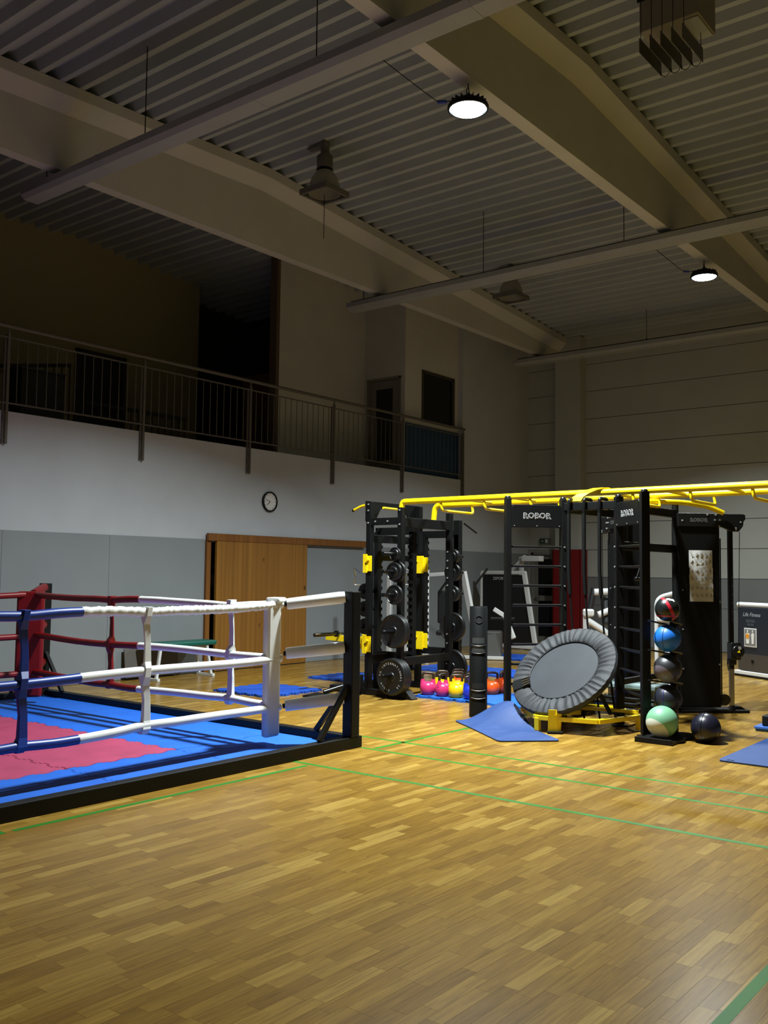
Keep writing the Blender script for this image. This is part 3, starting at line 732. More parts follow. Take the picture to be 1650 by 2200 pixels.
# suspension trainer on the middle beam
sx_, sy_ = -4.20, 9.85
t = thing('suspension_trainer', 'black suspension trainer with handles hung from the rig middle beam', 'suspension trainer', (sx_, sy_, 1.5))
part('anchor_strap', MB().bar((sx_, sy_, 1.92), (sx_, sy_, 1.72), .035, .006, (1,0,0)), mRUBBER, t)
for s in (-1, 1):
    part('strap', MB().bar((sx_, sy_, 1.72), (sx_, sy_+s*.14, 1.52), .03, .006, (1,0,0)).bar((sx_, sy_, 1.72), (sx_+.03, sy_+s*.05, 1.52), .03, .006, (1,0,0)), mRUBBER, t)
    part('handle', MB().cyl((sx_-.02, sy_+s*.14-.01, 1.52), (sx_+.03, sy_+s*.05+.01, 1.52), .02, 10), mBLACKS, t)
part('buckle', MB().cbox((sx_, sy_, 1.70), (.03, .05, .05)), mCHROME, t, .004)

# ------------------------------------------------------------------ cable towers
def cable_tower(cx, cy, ang, label, flipx=1):
    t = thing('cable_tower', label, 'cable machine', (cx, cy, 0), ang, group='cable towers at the back of the rig')
    P_ = lambda n_, mb, mt, par=None, bev=0: part(n_, mb, mt, par or t, bev, local=True)
    f = flipx
    body = P_('shroud', MB().box(-.23, .26, -.02, .20, .06, 2.20), M('tower_black', (8, 9, 9), .5, spec=.2), None, .012)
    P_('shroud_edge', MB().box(.262*f-.006, .262*f+.006, -.03, -.02, .08, 2.0), mBLACK, body)
    top = P_('top_arm', MB().prism([(-.25, 2.13), (.28, 2.13), (.40, 2.08), (.48, 2.08), (.53, 2.14), (.54, 2.2), (.56, 2.22), (.56, 2.27), (.54, 2.285), (-.25, 2.285)] if f > 0 else [(-.56, 2.27), (-.56, 2.22), (-.53, 2.14), (-.48, 2.08), (-.38, 2.08), (-.25, 2.13), (.28, 2.13), (.28, 2.285), (-.54, 2.285)], lambda a, b, q: (a, q, b), -.05, .0), mBLACK, None, .006)
    for a, b in ((-.2, 2.2), (.1, 2.27), (.2, 2.27), (.19, 2.21), (.25, 2.21), (.5, 2.19), (.44, 2.12), (.44, 2.1), (.24, 2.14)):
        P_('bolt', MB().cyl((a*f, -.058, b), (a*f, -.048, b), .010, 8), mBOLT, top)
    for a, b in ((-.19, 1.4), (-.19, .95), (-.19, .5), (.24, .55)):
        P_('bolt', MB().cyl((a, -.028, b), (a, -.018, b), .008, 8), mBOLT, body)
    gx_ = .42*f
    P_('guide_rail', MB().cbox((gx_, .06, 1.3), (.05, .05, 1.62)), mBLACK, None, .004)
    P_('guide_rail_lower', MB().cbox((gx_, .06, .29), (.048, .048, .44)), mSTEEL, None, .004)
    hl = MB()
    for k in range(14): hl.cyl((gx_+.012, .033, .55+k*.1), (gx_+.012, .036, .55+k*.1), .009, 8)
    P_('pin_holes', hl, mDARK).__setitem__('kind', 'stuff')
    car = P_('carriage', MB().cbox((gx_+.02, .03, .70), (.12, .12, .2)).cbox((gx_, .05, .58), (.085, .085, .08)).cyl((gx_+.04, -.05, .70), (gx_+.04, .08, .70), .075, 20), mBLACKS, None, .012)
    P_('pulley_cover', MB().cyl((gx_+.05, -.056, .74), (gx_+.05, -.048, .74), .02, 12), mBOLT, car)
    P_('carriage_label', MB().prism([(gx_+.02, .69), (gx_+.055, .685), (gx_+.045, .715)], lambda a, b, q: (a, q, b), -.057, -.052), mYEL, car)
    P_('hook', MB().tube([(gx_-.06, .0, .62), (gx_-.08, -.01, .56), (gx_-.07, -.01, .48), (gx_-.045, -.01, .5), (gx_-.05, 0, .6)], .006, 8), mBLACKS, car)
    P_('cable', MB().cyl((.50*f, -.02, 2.08), (.47*f, -.02, .75), .0045, 6), mBLACKS)
    P_('base_plate', MB().box(-.26, .58, -.06, .24, .0, .035) if f > 0 else MB().box(-.58, .30, -.06, .24, 0, .035), mBLACK, None, .008)
    P_('foot', MB().prism([(.40*f, .035), (.56*f, .035), (.50*f, .07), (.44*f, .07)] if f > 0 else [(-.56, .035), (-.40, .035), (-.44, .07), (-.50, .07)], lambda a, b, q: (a, q, b), .0, .13), mBLACK)
    P_('pulley', MB().cyl((.325*f, .03, .14), (.325*f, .06, .14), .065, 24).cyl((.325*f, .02, .14), (.325*f, .07, .14), .02, 12), mBLACKS)
    c = Vector((.0, -.051, 2.205))
    P_('lettering_outline', text_mb('ROBOR', .055, c, (1,0,0), (0,0,1), offset=.003, lift=.0005, spacing=1.15), M('tower_letter_grey', (120, 120, 120), .5), top)
    P_('lettering', text_mb('ROBOR', .055, c, (1,0,0), (0,0,1), offset=.0, lift=.0015, spacing=1.15), M('sign_letter_black', (14, 14, 14), .5), top)
    return t
TA = math.radians(43.5)
cable_tower(-3.945, 10.83, TA, 'black cable tower with taped paper sheets, right of the ball rack')
cable_tower(-4.92, 10.80, math.radians(-46), 'black cable tower behind the trampoline, half hidden by the ladder', -1)
# paper sheets taped to the tower
td = Vector((math.cos(TA), math.sin(TA), 0)); tn = Vector((math.sin(TA), -math.cos(TA), 0)); t0 = Vector((-3.945, 10.83, 0))
mPAPER = M('paper_sheet', (205, 205, 200), .7, var=.04); mINK = M('ink', (40, 40, 40), .8)
for k, (z0, z1, lab) in enumerate(((1.66, 1.86, 'top paper exercise sheet taped to the black tower'), (1.47, 1.66, 'middle paper exercise sheet taped to the black tower'), (1.27, 1.47, 'lowest paper exercise sheet taped to the black tower'))):
    vs = []; nx, nz = 10, 6
    rnd = random.Random(k)
    for j in range(nz+1):
        for i in range(nx+1):
            u = -.115+.28*i/nx; zz = z0+(z1-z0)*j/nz-.002
            bulge = .0275+.004*math.sin(i*.9+k*2)*math.sin(j*.8+k)
            if k == 1 and i < 4 and j > 3: bulge += .012*(4-i)/4
            vs.append(t0+td*(u+.004*k)+tn*bulge+Vector((0, 0, zz)))
    fs = [(j*(nx+1)+i, j*(nx+1)+i+1, (j+1)*(nx+1)+i+1, (j+1)*(nx+1)+i) for j in range(nz) for i in range(nx)]
    t = thing('exercise_sheet', lab, 'poster', t0+td*.02+tn*.03+Vector((0, 0, z0)), group='paper sheets on the cable tower')
    part('paper', MB().add(vs, fs, True), mPAPER, t)
    fig = MB()
    for r_ in range(2):
        for q in range(5):
            u = -.085+q*.056; zz = z0+(z1-z0)*(.32+.42*r_)
            c = t0+td*(u+.004*k)+tn*.036+Vector((0, 0, zz))
            a1 = rnd.uniform(-.9, .9)
            fig.bar(c, c+td*.022*math.sin(a1)+Vector((0, 0, .028*math.cos(a1))), .0015, .007, tuple(tn))
            a2 = a1+rnd.uniform(1.6, 2.6)
            fig.bar(c, c+td*.024*math.sin(a2)+Vector((0, 0, .024*math.cos(a2))), .0015, .006, tuple(tn))
            a3 = a1-rnd.uniform(1.8, 2.6)
            fig.bar(c, c+td*.02*math.sin(a3)+Vector((0, 0, .02*math.cos(a3))), .0015, .005, tuple(tn))
    part('printed_figures', fig, mINK, t, kind='stuff')

# ------------------------------------------------------------------ medicine balls and their stand
bs = thing('ball_stand', 'black upright ball stand beside the second ladder', 'ball rack', (-3.45, 8.95, 0))
bx_, by_ = -3.55, 9.08
part('post', MB().box(bx_-.03, bx_+.03, by_-.03, by_+.03, .03, 1.30), mBLACK, bs, .004)
part('base_tray', MB().box(-3.72, -3.36, 8.52, 9.2, 0, .03).box(-3.72, -3.36, 8.52, 8.55, .03, .05), mBLACK, bs, .004)
BZ = [1.235, .955, .665, .375]
for z in BZ:
    for s in (-1, 1):
        part('arm', MB().tube(fillet([(bx_, by_, z-.16), (bx_+s*.1, by_-.02, z-.15), (bx_+s*.115-.02, by_-.3, z-.11)], .05, 5), .009, 8), mBLACKS, bs)
RB = .128
def medball(c, r, base, stripe, label, kind):
    t = thing('medicine_ball', label, 'ball', (c[0], c[1], c[2]-r), group='medicine balls on and under the stand')
    part('shell', MB().sphere(c, r, 32, 20), base, t)
    rot = Matrix.Rotation(.9, 3, 'X') @ Matrix.Rotation(.5, 3, 'Y')
    if kind == 'band':
        part('band', MB().lathe([((r+.002)*math.cos(a), (r+.002)*math.sin(a)) for a in (-.13, -.06, 0, .06, .13)], 40, c, Matrix.Rotation(YAW, 3, 'Z') @ Matrix.Rotation(1.12, 3, 'Y')), stripe, t)
        part('band', MB().lathe([((r+.002)*math.cos(a), (r+.002)*math.sin(a)) for a in (-.62, -.56, -.50)], 40, c), stripe, t)
        c_ = Vector(c); tc2 = (CAM-c_).normalized(); r2 = (RT-tc2*RT.dot(tc2)).normalized(); u2 = tc2.cross(r2); u2 = u2 if u2.z > 0 else -u2
        for q in range(4):
            dn = (tc2*.55+u2*.72+r2*(.02+.16*q)).normalized(); sd = u2.cross(dn).normalized()
            part('print_mark', MB().add([c_+(dn+sd*a*.075+dn.cross(sd)*b*(.10+.03*(q % 2))).normalized()*(r+.0035) for a, b in ((-1, -1), (1, -1), (1, 1), (-1, 1))], [(0, 1, 2, 3)]), mSIGNW, t)
    elif kind == 'panel':
        part('panel', MB().lathe([((r+.002)*math.sin(a), (r+.002)*math.cos(a)) for a in [i*.095 for i in range(0, 11)]], 36, c, Matrix.Rotation(-.35, 3, 'Z') @ Matrix.Rotation(2.25, 3, 'X')), stripe, t)
    elif kind == 'seam':
        for ax, an in (('X', PI/2), ('Y', PI/2)):
            part('seam', MB().tube([Vector(c)+Matrix.Rotation(an, 3, ax) @ Vector(((r+.0005)*math.cos(a), (r+.0005)*math.sin(a), 0)) for a in [i*2*PI/40 for i in range(40)]], .003, 6, closed=True), stripe, t)
    return t
mDKBALL = M('ball_charcoal', (38, 38, 42), .42, bump=.12, bscale=120)
cyb = by_-.16
medball((bx_, cyb, BZ[0]), .118, M('ball_black', (22, 26, 25), .3), M('ball_red', (176, 22, 40), .35), 'black medicine ball with red bands, topmost on the stand', 'band')
medball((bx_, cyb, BZ[1]), RB, M('ball_blue', (18, 100, 190), .45, bump=.1, bscale=140), M('ball_blue_seam', (10, 60, 120), .5), 'blue medicine ball second from the top of the stand', 'seam')
medball((bx_, cyb, BZ[2]), RB+.006, mDKBALL, M('ball_grey', (92, 84, 92), .45), 'dark grey medicine ball third from the top of the stand', 'panel')
medball((bx_, cyb, BZ[3]), RB+.004, M('ball_navy', (30, 33, 44), .4, bump=.12, bscale=120), M('ball_purple', (50, 44, 120), .4), 'black medicine ball with violet seam, lowest on the stand', 'seam')
medball((-3.53, 8.72, .035+.148), .148, M('ball_mint', (112, 168, 130), .5, var=.05), M('ball_cream', (200, 206, 190), .5), 'pale green and white medicine ball on the floor tray', 'panel')
b6 = medball((-3.19, 8.93, .137), .137, M('ball_dark_navy', (22, 22, 36), .32, bump=.1, bscale=120), mBLACKS, 'dark navy medicine ball on the floor beside the green ball', 'seam')

# ------------------------------------------------------------------ rebounder trampoline
tr = thing('rebounder_trampoline', 'round tilted rebounder trampoline with gathered grey cover and yellow base frame', 'trampoline', (-4.65, 8.9, 0))
tc_ = Vector((-4.62, 8.84, .575)); toC = (CAM-tc_).normalized()
r_im = (RT - toC*RT.dot(toC)).normalized(); u_im = toC.cross(r_im)*1.0
if u_im.dot(UP) < 0: u_im = -u_im
dirn = (-.50*r_im + .866*u_im).normalized()
tilt = math.radians(50); nrm = (toC*math.cos(tilt)+dirn*math.sin(tilt)).normalized()
ex_ = nrm.cross(Vector((0, 0, 1))).normalized(); ey_ = nrm.cross(ex_).normalized()
TM = Matrix((ex_, ey_, nrm)).transposed()
def tp(r, a, h): return tc_+ex_*(r*math.cos(a))+ey_*(r*math.sin(a))+nrm*h
RO, RI = .555, .385
# gathered cover
vs = []; fs = []; NA = 220
sec = [(RO+.008, -.035), (RO+.022, -.01), (RO+.012, .022), (RO-.03, .034), ((RO+RI)/2, .036), (RI+.03, .03), (RI+.004, .016), (RI+.0, .002)]
for i in range(NA):
    a = 2*PI*i/NA
    fold = .5+.5*math.sin(a*46+1.7*math.sin(a*5)+.9*math.sin(a*11)); fold = fold**1.6
    for j, (r, h) in enumerate(sec):
        wgt = (0, .15, .45, .8, 1, 1, .9, .3)[j]
        vs.append(tp(r+.006*math.sin(a*23)*(j > 4), a+.012*math.sin(j*1.1+a*7), h+(fold-.5)*.017*wgt))
k = len(sec)
for i in range(NA):
    for j in range(k-1): fs.append((i*k+j, i*k+j+1, ((i+1) % NA)*k+j+1, ((i+1) % NA)*k+j))
part('spring_cover', MB().add(vs, fs, True), M('cover_charcoal_fabric', (36, 38, 41), .7, var=.08, scale=14, bump=.1, bscale=160), tr)
mb = MB().lathe([(0, .004), (.2, .003), (RI-.03, .006), (RI+.03, .004)], 60, tc_, TM)
part('jump_mat', mb, M('jump_mat_grey', (42, 46, 50), .6, spec=.3, var=.14, scale=3, bump=.1, bscale=180), tr)
part('rim', MB().tube([tp(RO-.005, 2*PI*i/64, -.03) for i in range(64)], .019, 8, closed=True), mBLACKS, tr)
part('inner_hem', MB().tube([tp(RI, 2*PI*i/64, .012) for i in range(64)], .008, 6, closed=True), mBLACK, tr)
# exposed springs where the cover has slipped, lower left
aL = None
best = 1e9
for i in range(360):
    q = proj(tp((RO+RI)/2, math.radians(i), .03)); dd = (q[0]-1120)**2+(q[1]-1470)**2
    if dd < best: best = dd; aL = math.radians(i)
part('cover_gap', MB().add([tp(RI-.02, aL-.16, .046), tp(RI-.02, aL+.16, .046), tp(RO-.01, aL+.13, .05), tp(RO+.01, aL, .052), tp(RO-.01, aL-.13, .05)], [(0, 1, 2, 3, 4)]), mBLACKS, tr)
for q in range(4):
    a = aL-.12+q*.08; part('spring', MB().cyl(tp(RI-.015, a, .052), tp(RI+.06, a+.01, .056), .0045, 6), mCHROME, tr)
# yellow base frame (flat hexagon on short feet)
hc = Vector((-4.52, 8.98, .14)); HX = [hc+Vector((.60*math.cos(PI/3*i+.25), .60*math.sin(PI/3*i+.25), 0)) for i in range(6)]
for i in range(6): part('frame_tube', MB().bar(HX[i], HX[(i+1) % 6], .045, .045), mYEL, tr, .004)
for i in (0, 2, 4):
    j = HX[i]; part('frame_leg', MB().bar(j, (j.x, j.y, .015), .05, .05), mYEL, tr, .004)
ff = Vector((-4.50, 8.42, 0))
fo = part('foot', MB().prism([(-.065, .02), (.055, .02), (.07, .23), (-.06, .23)], lambda a, b, q: ff+Vector((a*.8, a*.6+q*.8, b)), -.01, .01).bar(ff+Vector((0, 0, .2)), hc+Vector((.05, -.1, .02)), .045, .045), mYEL, tr)
part('foot_pad', MB().cbox((ff.x, ff.y, .012), (.15, .09, .024), .6), mRUBBER, tr, .006)
part('tilt_strut', MB().bar(hc+Vector((.35, .0, .02)), tp(.3, 0, -.04) if tp(.3, 0, 0).z > tp(.3, PI, 0).z else tp(.3, PI, -.04), .035, .035), mBLACK, tr)
part('frame_brace', MB().bar(HX[0]+Vector((0, 0, .05)), HX[3]+Vector((0, 0, .05)), .04, .03), mYEL, tr)

# ------------------------------------------------------------------ carry tube, yoga mats, block
vx, vy = -5.66, 8.84
vp = thing('carry_tube', 'tall black rubber carry tube with cut-out grips standing by the ladder', 'fitness tube', (vx, vy, 0))
part('tube', MB().lathe([(.088, 0), (.098, .004), (.098, 1.195), (.094, 1.2), (.080, 1.2), (.080, .95), (0, .95)], 40, (vx, vy, 0)), mRUBBER, vp)
fd = (CAM-Vector((vx, vy, 1.55))); fd.z = 0; fd.normalize(); fs_ = Vector((-fd.y, fd.x, 0))
mCUT = M('tube_cutout', (10, 11, 11), .7); mCUTL = M('tube_inner_grey', (58, 62, 62), .6)
def curved_patch(z0, z1, a0, a1, r, mt, name, par):
    vs = []; n_ = 10
    for j in range(2):
        for i in range(n_+1):
            a = a0+(a1-a0)*i/n_; z = (z0, z1)[j]
            vs.append(Vector((vx, vy, z))+(fd*math.cos(a)+fs_*math.sin(a))*r)
    return part(name, MB().add(vs, [(i, i+1, n_+2+i, n_+1+i) for i in range(n_)], True), mt, par)
for z, mt in ((.22, mCUT), (.31, mCUT), (.71, mCUTL), (.80, mCUTL)):
    c_ = curved_patch(z, z+.062, -.75, .75, .0985, mt, 'grip_cutout', vp)
for z in (.215, .30, .705, .785):
    part('grip_edge', MB().tube([Vector((vx, vy, z-.012*math.cos(a*1.6)))+(fd*math.cos(a)+fs_*math.sin(a))*.1005 for a in [-.85+i*.17 for i in range(11)]], .004, 6), mCHROME if z > .7 else mSTEEL, vp)
part('emblem', MB().tube([Vector((vx, vy, 1.06+.04*math.sin(a)))+(fd*math.cos(.05+.38*math.cos(a))+fs_*math.sin(.05+.38*math.cos(a)))*.0995 for a in [i*2*PI/28 for i in range(28)]], .0025, 5, closed=True), M('tube_emboss', (46, 50, 50), .5), vp)
mYOGA = M('yoga_mat_blue', (27, 57, 108), .62, var=.07, scale=8, bump=.1, bscale=140)
mYOGAE = M('yoga_mat_edge', (20, 34, 60), .7)
def yoga(name, c0, cu, cv, lift, label):
    c0 = Vector(c0+(0,)); cu = Vector(cu+(0,))-c0; cv = Vector(cv+(0,))-c0
    nu, nv = 28, 14; lu = cu.length; lv = cv.length; vs = []
    def sst(a, b, x): x = min(1, max(0, (x-a)/(b-a))); return x*x*(3-2*x)
    rc = .05
    for top in (0, 1):
        for j in range(nv+1):
            for i in range(nu+1):
                u, v = i/nu, j/nv
                # rounded corners
                du = max(0, rc-u*lu, rc-(1-u)*lu); dv = max(0, rc-v*lv, rc-(1-v)*lv)
                uu, vv = u, v
                if du > 0 and dv > 0:
                    d_ = math.hypot(du, dv); f = min(1, max(du, dv)/d_)
                    sgu = 1 if u < .5 else -1; sgv = 1 if v < .5 else -1
                    uu = u+sgu*du*(1-f)/lu; vv = v+sgv*dv*(1-f)/lv
                z = .003+lift*sst(.45, .95, u)*sst(.1, 1.0, v)
                shift = -.10*lift*sst(.5, 1, u)
                vs.append(c0+cu*uu+cv*(vv+shift)+Vector((0, 0, z+(.010 if top else 0))))
    n_ = (nu+1)*(nv+1); fs = []
    for j in range(nv):
        for i in range(nu):
            a = j*(nu+1)+i; fs.append((a, a+nu+1, a+nu+2, a+1)); fs.append((n_+a, n_+a+1, n_+a+nu+2, n_+a+nu+1))
    for i in range(nu):
        fs.append((i, i+1, n_+i+1, n_+i)); a = nv*(nu+1)+i; fs.append((a+1, a, n_+a, n_+a+1))
    for j in range(nv):
        a = j*(nu+1); fs.append((a+nu+1, a, n_+a, n_+a+nu+1)); a += nu; fs.append((a, a+nu+1, n_+a+nu+1, n_+a))
    mb = MB().add(vs, fs, True)
    t = thing(name, label, 'mat', tuple(c0))
    o = part('mat', mb, mYOGA, t)
    return t
y1 = yoga('yoga_mat', (-4.66, 7.63), (-5.66, 8.40), (-4.24, 8.05), .20, 'blue yoga mat on the floor with one corner bent up against the trampoline frame')
y2 = yoga('yoga_mat', (-2.80, 8.10), (-2.80, 9.95), (-2.18, 8.10), 0, 'flat blue yoga mat at the right edge of the photo')
for a, b in ((-2.72, 8.15), (-2.69, 8.15)): part('eyelet', MB().lathe([(.008, 0), (.008, .0015), (.018, .0015), (.018, 0)], 16, (a, b, .0135)), mYOGAE, y2)
yb = thing('exercise_step', 'black foam block resting on a folded mat at the right edge', 'step', (-2.74, 10.15, 0))
part('block', MB().box(-3.00, -2.4, 10.0, 10.3, .05, .155), mRUBBER, yb, .012)
part('folded_mat', MB().box(-3.06, -2.34, 9.94, 10.36, .022, .05).box(-3.05, -2.35, 9.95, 10.35, .0, .022), M('folded_mat_blue', (36, 84, 160), .6), yb, .006)
# ------------------------------------------------------------------ squat rack
P1, P4, P2, P3 = (-7.73, 9.47), (-7.73, 10.54), (-7.22, 9.47), (-7.22, 10.54)
rk = thing('squat_rack', 'black double squat rack with yellow safety arms and plate pegs', 'squat rack', (-7.6, 10.0, 0))
def upright(q, z1, w=.075):
    o = part('upright', MB().box(q[0]-w/2, q[0]+w/2, q[1]-w/2, q[1]+w/2, .075, z1), mBLACK, rk, .005)
    return o
u1 = upright(P1, 2.48); u4 = upright(P4, 2.48); u2 = upright(P2, 2.385); u3 = upright(P3, 2.37)
for y in (9.47, 10.54):
    part('base_beam', MB().box(-8.35, -7.12, y-.045, y+.045, .0, .08), mBLACK, rk, .005)
    part('foot_plate', MB().prism([(-7.14, .0), (-6.98, .0), (-6.98, .012), (-7.08, .10), (-7.14, .10)], lambda a, b, t: (a, t, b), y-.07, y+.05), mBLACK, rk, .004)
part('base_beam', MB().box(-8.3, -8.22, 9.5, 10.5, 0, .08), mBLACK, rk, .005)
# trapezoid cross member between the taller uprights
part('cross_member', MB().prism([(9.44, 2.49), (9.44, 2.22), (9.62, 2.22), (9.74, 2.40), (10.28, 2.40), (10.40, 2.22), (10.57, 2.22), (10.57, 2.49)], lambda a, b, t: (t, a, b), -7.79, -7.77), mBLACK, rk, .003)
for y in (9.47, 10.54):
    part('side_member', MB().box(-7.7, -7.2, y-.03, y+.03, 2.17, 2.26), mBLACK, rk, .004)
    for a in (-7.62, -7.42): part('bolt', MB().cyl((a, y-.04, 2.215), (a, y-.03, 2.215), .011, 8), mBOLT, rk)
part('top_beam', MB().box(-7.26, -7.18, 9.5, 10.5, 2.14, 2.26), mBLACK, rk, .004)
part('top_beam', MB().box(-7.79, -7.71, 9.5, 10.5, 1.95, 2.05), mBLACK, rk, .004)
part('lower_beam', MB().box(-7.79, -7.71, 9.5, 10.5, .40, .50), mBLACK, rk, .004)
part('lower_beam', MB().box(-7.26, -7.18, 9.5, 10.5, .40, .50), mBLACK, rk, .004)
for q, zs in ((P1, (2.44, 2.36, 2.2)), (P2, (2.35, 2.17)), (P3, (2.17, 1.85, 1.73, 1.63, 1.5, 1.4, .75, .63, .36)), (P4, (2.3, 2.2))):
    for z in zs: part('bolt', MB().cyl((q[0]-.0, q[1]-.048, z), (q[0], q[1]-.036, z), .011, 8), mBOLT, rk)
# pull-up grips
for y, s in ((9.55, -1),):
    part('pull_up_grip', MB().tube(fillet([(-7.74, 9.47, 2.43), (-7.86, 9.47, 2.43), (-8.00, 9.46, 2.375)], .05, 5), .018, 10), mYEL, rk)
    part('grip_end', MB().cyl((-7.995, 9.46, 2.377), (-8.02, 9.46, 2.367), .019, 10), mRUBBER, rk)
part('pull_up_grip', MB().tube([(-7.73, 10.1, 2.41), (-7.70, 9.7, 2.41)], .016, 8), mYEL, rk)
part('pull_up_grip', MB().tube([(-7.22, 10.9, 2.25), (-7.18, 11.15, 2.13)], .014, 8), mBLACK, rk)
# notched inner uprights
def notched(x, y, side):
    prof_ = [(-.05, .45), (.03, .45)]
    z = .5
    while z < 2.0:
        prof_ += [(.03, z), (.055, z+.005), (.055, z+.04), (.045, z+.045), (.045, z+.03), (.03, z+.03)]
        z += .092
    prof_ += [(.03, 2.10), (-.05, 2.10)]
    return part('notched_upright', MB().prism([(a*side, b) for a, b in prof_], lambda a, b, t: (x+t, y+a, b), -.035, .035), mBLACK, rk)
QY = 9.92
notched(-7.95, QY, 1); notched(-7.38, QY, -1); notched(-7.95, QY+1.07, 1); notched(-7.38, QY+1.07, 1)
part('cross_member', MB().box(-7.98, -7.35, QY-.03, QY+.03, 2.06, 2.16), mBLACK, rk, .004)
part('cross_member', MB().box(-7.98, -7.35, QY+1.04, QY+1.10, 2.06, 2.16), mBLACK, rk, .004)
part('cross_member', MB().box(-7.98, -7.92, QY, QY+1.07, 1.72, 1.80), mBLACK, rk, .004)
part('cross_member', MB().box(-7.98, -7.35, QY-.03, QY+.03, .42, .52), mBLACK, rk, .004)
part('cross_member', MB().box(-7.98, -7.35, QY+1.04, QY+1.10, .42, .52), mBLACK, rk, .004)
part('rear_upright', MB().box(-7.43, -7.33, QY+1.02, QY+1.10, 0, 2.3), mBLACK, rk, .004)
part('rear_upright', MB().box(-8.0, -7.92, QY-.02, QY+.04, 0, .5), mBLACK, rk, .004)
# hooks and safety arms, yellow
for y in (9.47, 10.54):
    for z in (1.675, .645):
        xr = -7.66 if y < 10 else -7.54
        j = part('rack_hook', MB().box(-7.80, -7.785, y-.055, y+.055, z-.12, z+.12).box(-7.79, xr, y-.057, y-.040, z-.10, z+.10).box(-7.785, xr-.06, y-.075, y-.058, z-.12, z+.12), mYEL, rk, .003)
        part('hook_pin', MB().cyl((-7.70, y-.095, z+.045), (-7.70, y-.06, z+.045), .014, 10), mYEL, j)
        part('pin_hole', MB().cyl((-7.735, y-.077, z), (-7.735, y-.0745, z), .012, 10), mDARK, j)
    part('safety_arm', MB().prism([(-7.78, .56), (-7.78, .73), (-8.45, .73), (-8.45, .66), (-8.1, .65)], lambda a, b, t: (a, t, b), y-.03, y+.02), mYEL, rk, .003)
for y in (9.42, 10.5):
    part('pin_chain', MB().tube(fillet([(-7.80, y-.05, 1.55), (-7.86, y-.12, 1.62), (-7.82, y-.12, 1.5), (-7.86, y-.10, 1.40), (-7.79, y-.06, 1.40)], .02, 4), .006, 6), mCHROME, rk)
# weight pegs
PEG = [1.794, 1.574, 1.286, .834, .30]
for z in PEG:
    part('plate_peg', MB().cyl((-7.22, 9.44, z), (-7.22, 9.10, z), .024, 14), mBLACKS, rk)
    part('plate_peg', MB().cyl((-7.26, 10.56, z), (-7.26, 10.92, z), .024, 14), mBLACKS, rk)
for z in (1.31, 1.08, .85): part('plate_peg', MB().cyl((-7.98, 9.94, z), (-7.98, 9.60, z), .024, 14), mBLACKS, rk)
mPLATE = M('plate_rubber_black', (16, 17, 17), .4, var=.1, scale=20)
mPRINT = M('plate_print_grey', (190, 190, 188), .6)
RYm = Matrix.Rotation(PI/2, 3, 'X')       # local z -> -y
def plate(x, y, z, r, th, label, letters=False):
    t = thing('weight_plate', label, 'weight plate', (x, y, z-r), group='weight plates on the rack pegs')
    prof_ = [(.026, 0), (.026, th+.004), (.055, th+.004), (.062, th-.004), (r*.62, th-.006), (r*.86, th-.004), (r*.9, th+.002), (r*.97, th), (r, th*.85), (r, th*.15), (r*.97, 0)]
    part('disc', MB().lathe(prof_, 48, (x, y, z), RYm), mPLATE, t)
    part('hub', MB().lathe([(.026, -.001), (.026, th+.006), (.045, th+.006), (.045, th)], 24, (x, y, z), RYm), mBLACKS, t)
    if letters:
        mb = MB()
        def arc(txt, a0, a1, rr, size):
            for i, ch in enumerate(txt):
                if ch == ' ': continue
                a = a0+(a1-a0)*i/(len(txt)-1)
                c = Vector((x+rr*math.cos(a), y-th-.0005, z+rr*math.sin(a)))
                g = text_mb(ch, size, c, (math.sin(a), 0, -math.cos(a)), (math.cos(a), 0, math.sin(a)), lift=.001)
                mb.add(g.v, g.f)
        arc('KG INTERNATIONAL 20', math.radians(175), math.radians(-48), r*.72, .038)
        arc('CYMSO', math.radians(262), math.radians(212), r*.72, .034)
        part('lettering', mb, mPRINT, t, kind='stuff')
    return t
plate(-7.22, 9.36, PEG[0], .085, .03, 'small weight plate on the top peg of the near rack post')
plate(-7.22, 9.36, PEG[1], .115, .05, 'small weight plates doubled on the second peg of the near rack post')
plate(-7.22, 9.40, PEG[1], .135, .03, 'thin plate behind another on the second peg of the near rack post')
plate(-7.22, 9.36, PEG[2], .125, .035, 'small weight plate on the third peg of the near rack post')
plate(-7.22, 9.40, PEG[3], .21, .035, 'rear plate of the pair on the fourth peg of the near rack post')
plate(-7.22, 9.36, PEG[3], .21, .045, 'front plate of the pair on the fourth peg of the near rack post')
plate(-7.22, 9.42, .275, .228, .045, 'rearmost large plate of three at the foot of the rack')
plate(-7.22, 9.37, .275, .228, .045, 'middle large plate of three at the foot of the rack')
plate(-7.22, 9.32, .275, .228, .045, 'front large plate printed with white ring of letters at the rack foot', True)
for z, r, w_ in zip(PEG, (.10, .125, .11, .20, .235), ('small plate on the top peg of the far rack post', 'small plate on the second peg of the far rack post', 'small plate on the third peg of the far rack post', 'large plate on the fourth peg of the far rack post', 'largest plate low on the far rack post behind the kettlebells')):
    plate(-7.26, 10.72, max(z, r+.02) if r < .2 else z, r, .06, w_)
for z, w_ in zip((1.31, 1.08, .85), ('upper', 'middle', 'lower')):
    plate(-7.98, 9.72, z, .105, .05, w_+' black plate peeking out left of the rack behind the ring post')
